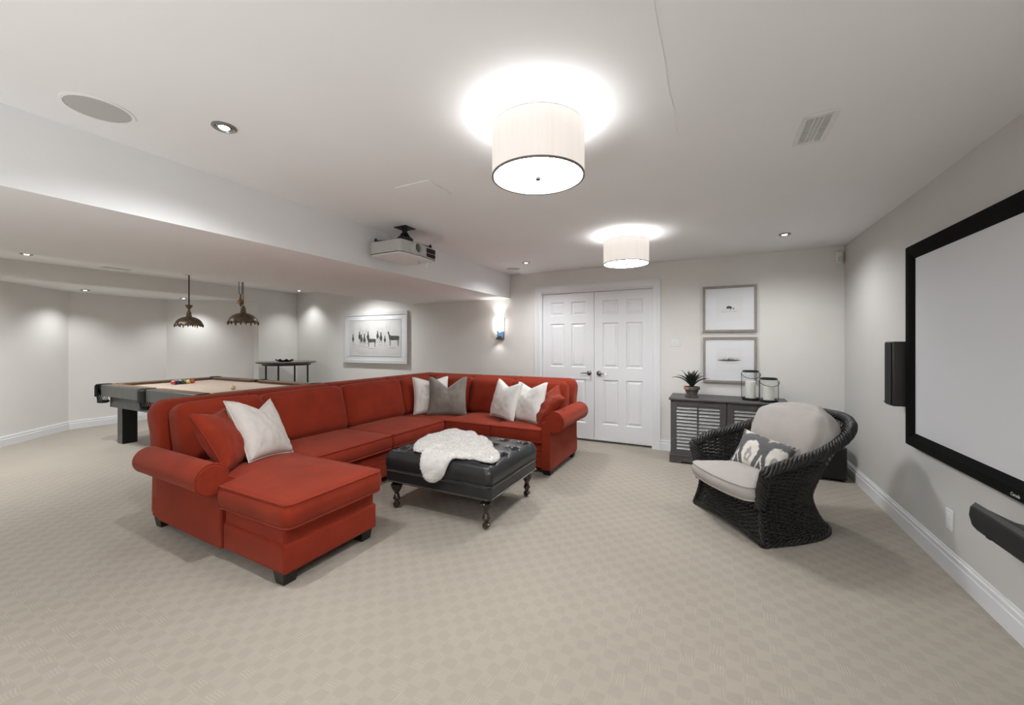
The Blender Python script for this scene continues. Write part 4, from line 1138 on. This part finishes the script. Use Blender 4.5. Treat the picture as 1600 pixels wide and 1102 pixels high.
def wall_speaker():
    t = thing('wall_speaker', 'slim black wall speaker mounted left of the projection screen', 'speaker')
    pr = [(XR, 3.612), (1.105, 3.612), (1.098, 3.62), (1.094, 3.725), (1.112, 3.795), (1.135, 3.81), (XR, 3.81)]
    MB().prism(pr, .892, 1.335).build('cabinet', SPKC, t, bevel=.004)
    MB().prism([(1.097, 3.622), (1.091, 3.622), (1.088, 3.722), (1.093, 3.724)], .902, 1.326).build('grille', SPKG, t)
    MB().box(1.098, 1.104, 3.765, 3.785, .902, .908).build('badge', CHROME, t)
wall_speaker()
def center_speaker():
    t = thing('center_speaker', 'long black centre speaker on the wall below the projection screen', 'speaker')
    pr = [(XR, .548), (1.14, .565), (1.055, .606), (1.040, .585), (1.036, .545), (1.045, .500), (1.06, .480), (XR, .470)]
    R = []
    for y, bk in ((2.550, .0), (2.545, .0), (2.45, 1), (2.05, 1), (1.955, 0), (1.95, 0)):
        R.append([(x if bk or x < 1.10 else 1.10+(x-1.10)*.35, y, z if not (y in (2.55, 1.95)) else .545+(z-.545)*.92) for x, z in pr])
    o = MB().rings(R).build('cabinet', SPKC, t, True, angle=25)
    bm = bmesh.new(); bm.from_mesh(o.data); bmesh.ops.recalc_face_normals(bm, faces=bm.faces); bm.to_mesh(o.data); bm.free()
    gp = [(1.053, .600), (1.038, .584), (1.033, .545), (1.042, .502), (1.055, .486), (1.060, .49), (1.060, .598)]
    MB().prism(gp, 1.965, 2.535, 'y').build('grille', SPKG, t, True, angle=25)
    MB().box(1.10, XR, 2.15, 2.35, .478, .54).build('wall_bracket', BLACKP, t)
    MB().box(1.036, 1.044, 2.40, 2.425, .494, .498).build('badge', DKCHROME, t)
center_speaker()
def subwoofer():
    t = thing('subwoofer', 'black subwoofer box on the carpet in the corner behind the wicker armchair', 'subwoofer')
    MB().box(.80, 1.135, 4.80, 5.15, .022, .33).build('cabinet', SPKC, t, bevel=.008, bseg=3)
    MB().box(.812, 1.123, 4.786, 4.80, .034, .318).build('grille', SPKG, t, bevel=.006)
    for x in (.83, 1.105):
        for y in (4.83, 5.12): MB().lathe([(.018, 0), (.022, .022)], (x, y, 0), 14).build('foot', BLACKP, t, True)
subwoofer()

# ------------------------------------------------------------------ projector
def projector():
    t = thing('ceiling_projector', 'silver video projector hanging on a black ceiling mount beside the beam', 'projector', (-2.42, 2.70, 0))
    x0, x1, y0, y1, z0, z1 = -.18, .175, -.235, .235, 2.062, 2.178
    pr = round_poly([(x0, y0), (x1-.015, y0), (x1+.012, 0), (x1-.015, y1), (x0, y1)], .03)
    b = MB().prism(pr, z0+.012, z1).build('body', PLASTG, t, bevel=.008, bseg=3)
    MB().prism([(x*.97, y*.97) for x, y in pr], z0, z0+.013).build('top_cover', PLASTW, t, bevel=.004)
    MB().prism([(x*1.002, y*1.002) for x, y in pr], z0+.0115, z0+.0145).build('seam', DKCHROME, t)
    ln = MB().lathe([(.048, 0), (.050, .020), (.046, .034), (.036, .037), (.033, .024), (.001, .018)], n=32)
    ln.v = [(x*1.05, y*1.05, z*1.35) for x, y, z in ln.v]
    xform(ln, Matrix.Translation((x1-.006, -.075, z0+.062)) @ Matrix.Rotation(radians(90), 4, 'Y')); lo = ln.build('lens_barrel', PLASTG, t, True, angle=35)
    gl = MB().lathe([(.034, .036), (.02, .044), (.001, .046)], n=28)
    xform(gl, Matrix.Translation((x1-.006, -.075, z0+.062)) @ Matrix.Rotation(radians(90), 4, 'Y')); gl.build('lens', mat('lens_glass', (.02, .02, .025), .05, spec=1, coat=1), lo, True)
    MB().box(x1-.020, x1+.003, .06, .20, z0+.025, z0+.10).build('vent_recess', BLACK, t)
    for k in range(4): MB().box(x1-.016, x1+.006, .06, .20, z0+.038+k*.017, z0+.041+k*.017).build('vent_slat', PLASTG if k == 1 else BLACKP, t)
    MB().lathe([(.006, 0), (.006, .003)], (x1-.03, -.19, z0+.09), 10).build('sensor', BLACKP, t)
    # mount
    m = MB().box(-.066, .066, -.066, .066, HC-.008, HC)
    m.build('ceiling_plate', BLACKP, t, bevel=.002)
    MB().tube([(0, 0, HC-.005), (0, 0, HC-.075)], .022, 14).build('drop_tube', BLACKP, t, True)
    MB().lathe([(.04, -.128), (.072, -.118), (.072, -.098), (.045, -.075), (.03, -.05)], (0, 0, HC), 20).build('swivel', BLACKP, t, True, angle=40)
    for (ax, ay) in ((-.15, -.19), (.13, -.17), (-.15, .17), (.13, .19)):
        MB().tube([(0, 0, HC-.11), (ax*.55, ay*.55, HC-.128), (ax, ay, HC-.145), (ax, ay, z1-.002)], .008, 8).build('mount_arm', BLACKP, t, True)
        MB().lathe([(.013, 0), (.013, .02), (.006, .03)], (ax, ay, HC-.152), 10).build('mount_knob', BLACKP, t, True)
    MB().lathe([(.012, -.05), (.016, -.045), (.016, -.01), (.010, 0)], (.10, .19, z0), 14).build('foot', PLASTW, t, True, angle=40)
    MB().lathe([(.008, -.02), (.010, 0)], (.06, .12, z0), 12).build('foot_screw', PLASTG, t, True)
projector()

# ------------------------------------------------------------------ billiard table
PX0, PX1, PY0, PY1, PZ = -7.20, -4.66, 2.20, 3.62, .79
def pool_table():
    t = thing('billiard_table', 'dark billiard table with tan cloth behind the sofa', 'billiard table')
    rw = .125
    MB().box(PX0+.06, PX1-.06, PY0+.06, PY1-.06, PZ-.07, PZ-.034).build('bed', CLOTH, t)
    xm = (PX0+PX1)/2; pr = .062
    def rail(x0, x1, y0, y1): return MB().box(x0, x1, y0, y1, PZ-.145, PZ).build('rail', TABLEW, t, bevel=.008)
    cw = .13     # corner gap
    rail(PX0+cw, xm-pr, PY0, PY0+rw); rail(xm+pr, PX1-cw, PY0, PY0+rw); rail(PX0+cw, xm-pr, PY1-rw, PY1); rail(xm+pr, PX1-cw, PY1-rw, PY1)
    rail(PX0, PX0+rw, PY0+cw, PY1-cw); rail(PX1-rw, PX1, PY0+cw, PY1-cw)
    def cush(axis, a0, a1, e, s):
        # e = inner edge of the rail; s = direction to the table centre
        pr_ = [(e-s*.065, PZ+.001), (e, PZ+.003), (e+s*.048, PZ-.002), (e+s*.030, PZ-.022), (e+s*.02, PZ-.036), (e-s*.065, PZ-.036)]
        R = []
        for a, k in ((a0, 0), (a1, 1)):
            R.append([((a+(.03 if not k else -.03)*(1 if (q-e)*s > .01 else 0)), q, z) if axis == 'x' else (q, (a+(.03 if not k else -.03)*(1 if (q-e)*s > .01 else 0)), z) for q, z in pr_])
        o = MB().rings(R).build('rail_cushion', CUSHC, t)
        bm = bmesh.new(); bm.from_mesh(o.data); bmesh.ops.recalc_face_normals(bm, faces=bm.faces); bm.to_mesh(o.data); bm.free()
    for a0, a1 in ((PX0+cw+.03, xm-pr-.005), (xm+pr+.005, PX1-cw-.03)):
        cush('x', a0, a1, PY0+rw, 1); cush('x', a0, a1, PY1-rw, -1)
    cush('y', PY0+cw+.03, PY1-cw-.03, PX0+rw, 1); cush('y', PY0+cw+.03, PY1-cw-.03, PX1-rw, -1)
    MB().box(PX0+.10, PX1-.10, PY0+.10, PY0+.13, PZ-.30, PZ-.12).box(PX0+.10, PX1-.10, PY1-.13, PY1-.10, PZ-.30, PZ-.12).box(PX0+.10, PX0+.13, PY0+.10, PY1-.10, PZ-.30, PZ-.12).box(PX1-.13, PX1-.10, PY0+.10, PY1-.10, PZ-.30, PZ-.12).build('apron', TABLEW, t)
    net = mat('black_pocket_net', (.008, .008, .008), .7)
    for x, y, dx, dy in ((PX0, PY0, -.7, -.7), (xm, PY0, 0, -1), (PX1, PY0, .7, -.7), (PX0, PY1, -.7, .7), (xm, PY1, 0, 1), (PX1, PY1, .7, .7)):
        corner = abs(dx) > .1
        px = x-dx*.085 if corner else x; py = y-dy*.085 if corner else y-dy*.05
        p = MB().lathe([(.070, .0), (.074, .004), (.074, -.002), (.062, -.01), (.058, -.06), (.045, -.085)], (px, py, PZ), 22, cap0=False, cap1=False).build('pocket', BLACKP, t, True, angle=40)
        MB().lathe([(.058, -.035), (.03, -.034), (.002, -.0335)], (px, py, PZ), 20).build('pocket_mouth', BLACK, p)
        # leather shield on the outside with a fringe and woven net below
        ang = atan2(dy, dx); n = 9; R = []
        for k in range(n):
            a = ang+radians(-52+104*k/(n-1)); rr = .083
            R.append([(px+cos(a)*(rr+.0), py+sin(a)*rr, PZ+.003), (px+cos(a)*(rr+.012), py+sin(a)*(rr+.012), PZ-.02), (px+cos(a)*(rr+.012), py+sin(a)*(rr+.012), PZ-.155), (px+cos(a)*(rr-.004), py+sin(a)*(rr-.004), PZ-.155), (px+cos(a)*(rr-.02), py+sin(a)*(rr-.02), PZ)])
        MB().rings(R).build('leather_shield', net, p)
        nb = MB(); rg = random.Random(int(px*100))
        for k in range(9):
            a = ang+radians(-75+150*k/8)
            for q in (-1, 1):
                pts = []
                for j in range(9):
                    f = j/8; rr = .066*(1-.25*f); aa = a+q*f*.9
                    pts.append((px+cos(ang)*.015+cos(aa)*rr, py+sin(ang)*.015+sin(aa)*rr, PZ-.11-f*.13))
                nb.tube(pts, .0042, 4)
        nb.lathe([(.045, -.245), (.06, -.235), (.06, -.215), (.05, -.21)], (px+cos(ang)*.015, py+sin(ang)*.015, PZ), 14)
        nb.build('pocket_net', net, p, True)
    for x in (PX0+.13, PX1-.27):
        for y in (PY0+.16, PY1-.32):
            s = MB().box(x, x+.14, y, y+.16, .0, PZ-.14).build('leg', TABLEW, t, bevel=.006)
            MB().box(x+.139, x+.143, y+.004, y+.156, .005, PZ-.3).build('leg_inlay', TABLEK, s)
            MB().lathe([(.006, 0), (.006, .004)], (x+.07, y-.002, .05), 8).build('bolt', CHROME, s)
pool_table()
BALLZ = PZ-.034+.0286
def ball(x, y, col, label, stripe=False, group='racked billiard balls'):
    t = thing('billiard_ball', label, 'ball', (x, y, PZ-.034), 0, group)
    b = MB().sphere((0, 0, .0286), .0286, 18, 10).build('ball_body', mat('ball_'+label.split()[0], col, .12, coat=.5), t, True, angle=180)
    if stripe:
        ms = mat('ball_ivory', (.75, .70, .58), .12, coat=.5)
        for s in (-1, 1):
            MB().lathe([(.0290*sin(q), s*.0290*cos(q)) for q in [.002]+[.9*k/5 for k in range(1, 6)]], (0, 0, .0286), 18).build('ivory_cap', ms, t, True)
    rg = random.Random(int(abs(x*1000)+abs(y*777))); t.rotation_euler = (0, 0, rg.uniform(0, 6))
    return t
cols = [('orange-red', (.55, .07, .02)), ('black', (.01, .01, .01)), ('yellow', (.75, .50, .10)), ('navy', (.012, .02, .08)), ('green', (.01, .07, .03)), ('crimson', (.5, .03, .03)), ('maroon', (.12, .012, .015)), ('purple', (.05, .015, .07))]
BX, BY = -6.70, 2.90; k = 0; d = .0575
posn = ['at the left tip of the rack', 'second from the left in the front of the rack', 'in the middle of the rack', 'right of the yellow one in the rack', 'near the right end of the rack', 'at the right corner of the rack', 'behind the front row of the rack', 'at the back of the rack']
for row in range(5):
    for c in range(row+1):
        x = BX+row*d*.866-.12; y = BY+(c-row/2)*d
        nm, colr = cols[[0, 1, 2, 3, 6, 5, 7, 0, 2, 1, 5, 3, 4, 2, 0][k]]
        ball(x, y, colr, '%s %sbilliard ball, row %s of the rack, place %s from the near rail' % (nm, 'striped ' if k % 3 == 1 else '', ('one', 'two', 'three', 'four', 'five')[row], ('one', 'two', 'three', 'four', 'five')[c]), k % 3 == 1); k += 1
ball(-5.24, 2.81, (.72, .60, .36), 'ivory cue ball alone on the tan cloth near the sofa', group='cue ball')

# ------------------------------------------------------------------ tall round table with dish
def round_table():
    t = thing('round_pub_table', 'tall dark round table on thin legs in the far corner', 'table', (-6.92, 4.62, 0))
    MB().lathe([(.40, .965), (.47, .972), (.488, .985), (.488, .997), (.482, 1.0), (.002, 1.0)], n=56).build('tabletop', mat('walnut_top', (.055, .04, .032), .25, var=.3, vscale=8, coat=.3), t, True, angle=35)
    MB().lathe([(.38, .935), (.39, .935), (.39, .968), (.38, .968)], n=48, cap0=False, cap1=False).build('apron_ring', DARKWOOD, t, True, angle=35)
    for a in (35, 125, 215, 305):
        a = radians(a); MB().tube([(.355*cos(a), .355*sin(a), .0), (.355*cos(a), .355*sin(a), .966)], .015, 8).build('leg', DARKWOOD, t, True)
    MB().tube([(.355*cos(2*pi*k/40), .355*sin(2*pi*k/40), .22) for k in range(40)], .008, 6, closed=True).build('foot_ring', DARKWOOD, t, True)
    d = thing('wavy_dish', 'dark shallow dish with wavy rim on the tall round table', 'dish', (-6.92, 4.58, 1.0))
    R = []
    n = 56
    for r, z, wv in ((.06, 0, 0), (.11, .004, .0), (.15, .018, .005), (.17, .034, .010), (.166, .036, .010), (.14, .020, .004), (.05, .008, 0)):
        R.append([(r*1.05*cos(2*pi*i/n), r*.8*sin(2*pi*i/n), z+wv*sin(9*2*pi*i/n)) for i in range(n)])
    MB().rings(R).build('bowl', DARKWOOD, d, True, angle=50)
    st = mat('pale_stone', (.6, .56, .5), .6, var=.2, vscale=30)
    for k in range(3):
        a = 2*pi*k/3+.4
        s = thing('decor_stone', ('right-hand', 'left-hand', 'front')[k]+' pale stone in the wavy dish on the tall round table', 'stone', (-6.92+.06*cos(a), 4.58+.05*sin(a), 1.0085), a, 'stones in the wavy dish')
        mb = MB().sphere((0, 0, .017), .024, 10, 6, .7); mb.v = [(x*1.2, y*.9, z) for x, y, z in mb.v]; mb.build('stone_body', st, s, True, angle=180)
round_table()

# ------------------------------------------------------------------ pendant lamps over the billiard table
def pendant(x, y, label, pulley):
    t = thing('pendant_lamp', label, 'pendant lamp', (x, y, 0), 0, 'bronze pendant lamps')
    R = .158; zb = 1.575
    MB().lathe([(.003, HC), (.065, HC), (.065, HC-.008), (.05, HC-.018), (.012, HC-.025)][::-1], n=24).build('canopy', BRONZE, t, True, angle=35)
    n = 48; prof = []
    for k in range(9):
        a = pi/2*k/8; prof.append((R*cos(a)*1.0+.0, zb+.018+.125*sin(a)))
    Rr = []
    for r, z in prof:
        r = max(r, .03)
        Rr.append([(r*(1+.035*abs(sin(9*pi*i/n*2)))*cos(2*pi*i/n), r*(1+.035*abs(sin(9*pi*i/n*2)))*sin(2*pi*i/n), z) for i in range(n)])
    sh = MB().rings(Rr, False, True).build('shade', BRONZE, t, True, angle=60)
    for k in range(18):
        a = 2*pi*k/18
        MB().tube([(R*1.0*cos(a), R*1.0*sin(a), zb+.03), (R*1.045*cos(a), R*1.045*sin(a), zb+.008), (R*1.02*cos(a), R*1.02*sin(a), zb-.006 if k % 3 else zb-.022)], [.012, .010, .004], 6).build('scallop', BRONZE, sh, True)
    MB().lathe([(.034, zb+.142), (.034, zb+.165), (.026, zb+.172), (.030, zb+.19), (.020, zb+.215), (.010, zb+.235)], n=20).build('cap', BRONZE, t, True, angle=40)
    MB().sphere((0, 0, zb+.05), .03, 14, 8).build('bulb', mat('frosted_bulb', (.8, .78, .72), .4), t, True, angle=180)
    if not pulley:
        MB().tube([(0, 0, zb+.23), (0, 0, HC-.02)], .009, 8).build('rod', DARKWOOD, t, True)
        MB().lathe([(.008, zb+.235), (.016, zb+.25), (.040, zb+.285), (.045, zb+.305), (.038, zb+.31), (.012, zb+.312)], n=20).build('bowl_knop', BRONZE, t, True, angle=40)
    else:
        MB().tube([(.0, 0, zb+.23), (0, 0, HC-.02)], .005, 6).build('cable', BRONZE, t, True)
        MB().tube([(-.055, -.025, HC-.02), (-.05, -.023, zb+.40), (-.032, -.015, zb+.36)], .005, 6).build('cable', BRONZE, t, True)
        MB().tube([(-.012, -.006, HC-.02), (-.014, -.007, zb+.40), (-.030, -.014, zb+.36)], .005, 6).build('cable', BRONZE, t, True)
        MB().lathe([(.003, zb+.215), (.012, zb+.235), (.036, zb+.265), (.040, zb+.285), (.022, zb+.305), (.012, zb+.33), (.010, zb+.365)], (-.032, -.015, 0), 20).build('counterweight', mat('brass_weight', (.35, .22, .12), .3, .9), t, True, angle=40)
pendant(-6.80, 3.05, 'bronze scalloped pendant lamp on a single straight rod over the billiard table', False)
pendant(-5.37, 3.00, 'bronze scalloped pendant lamp with cables and teardrop counterweight', True)
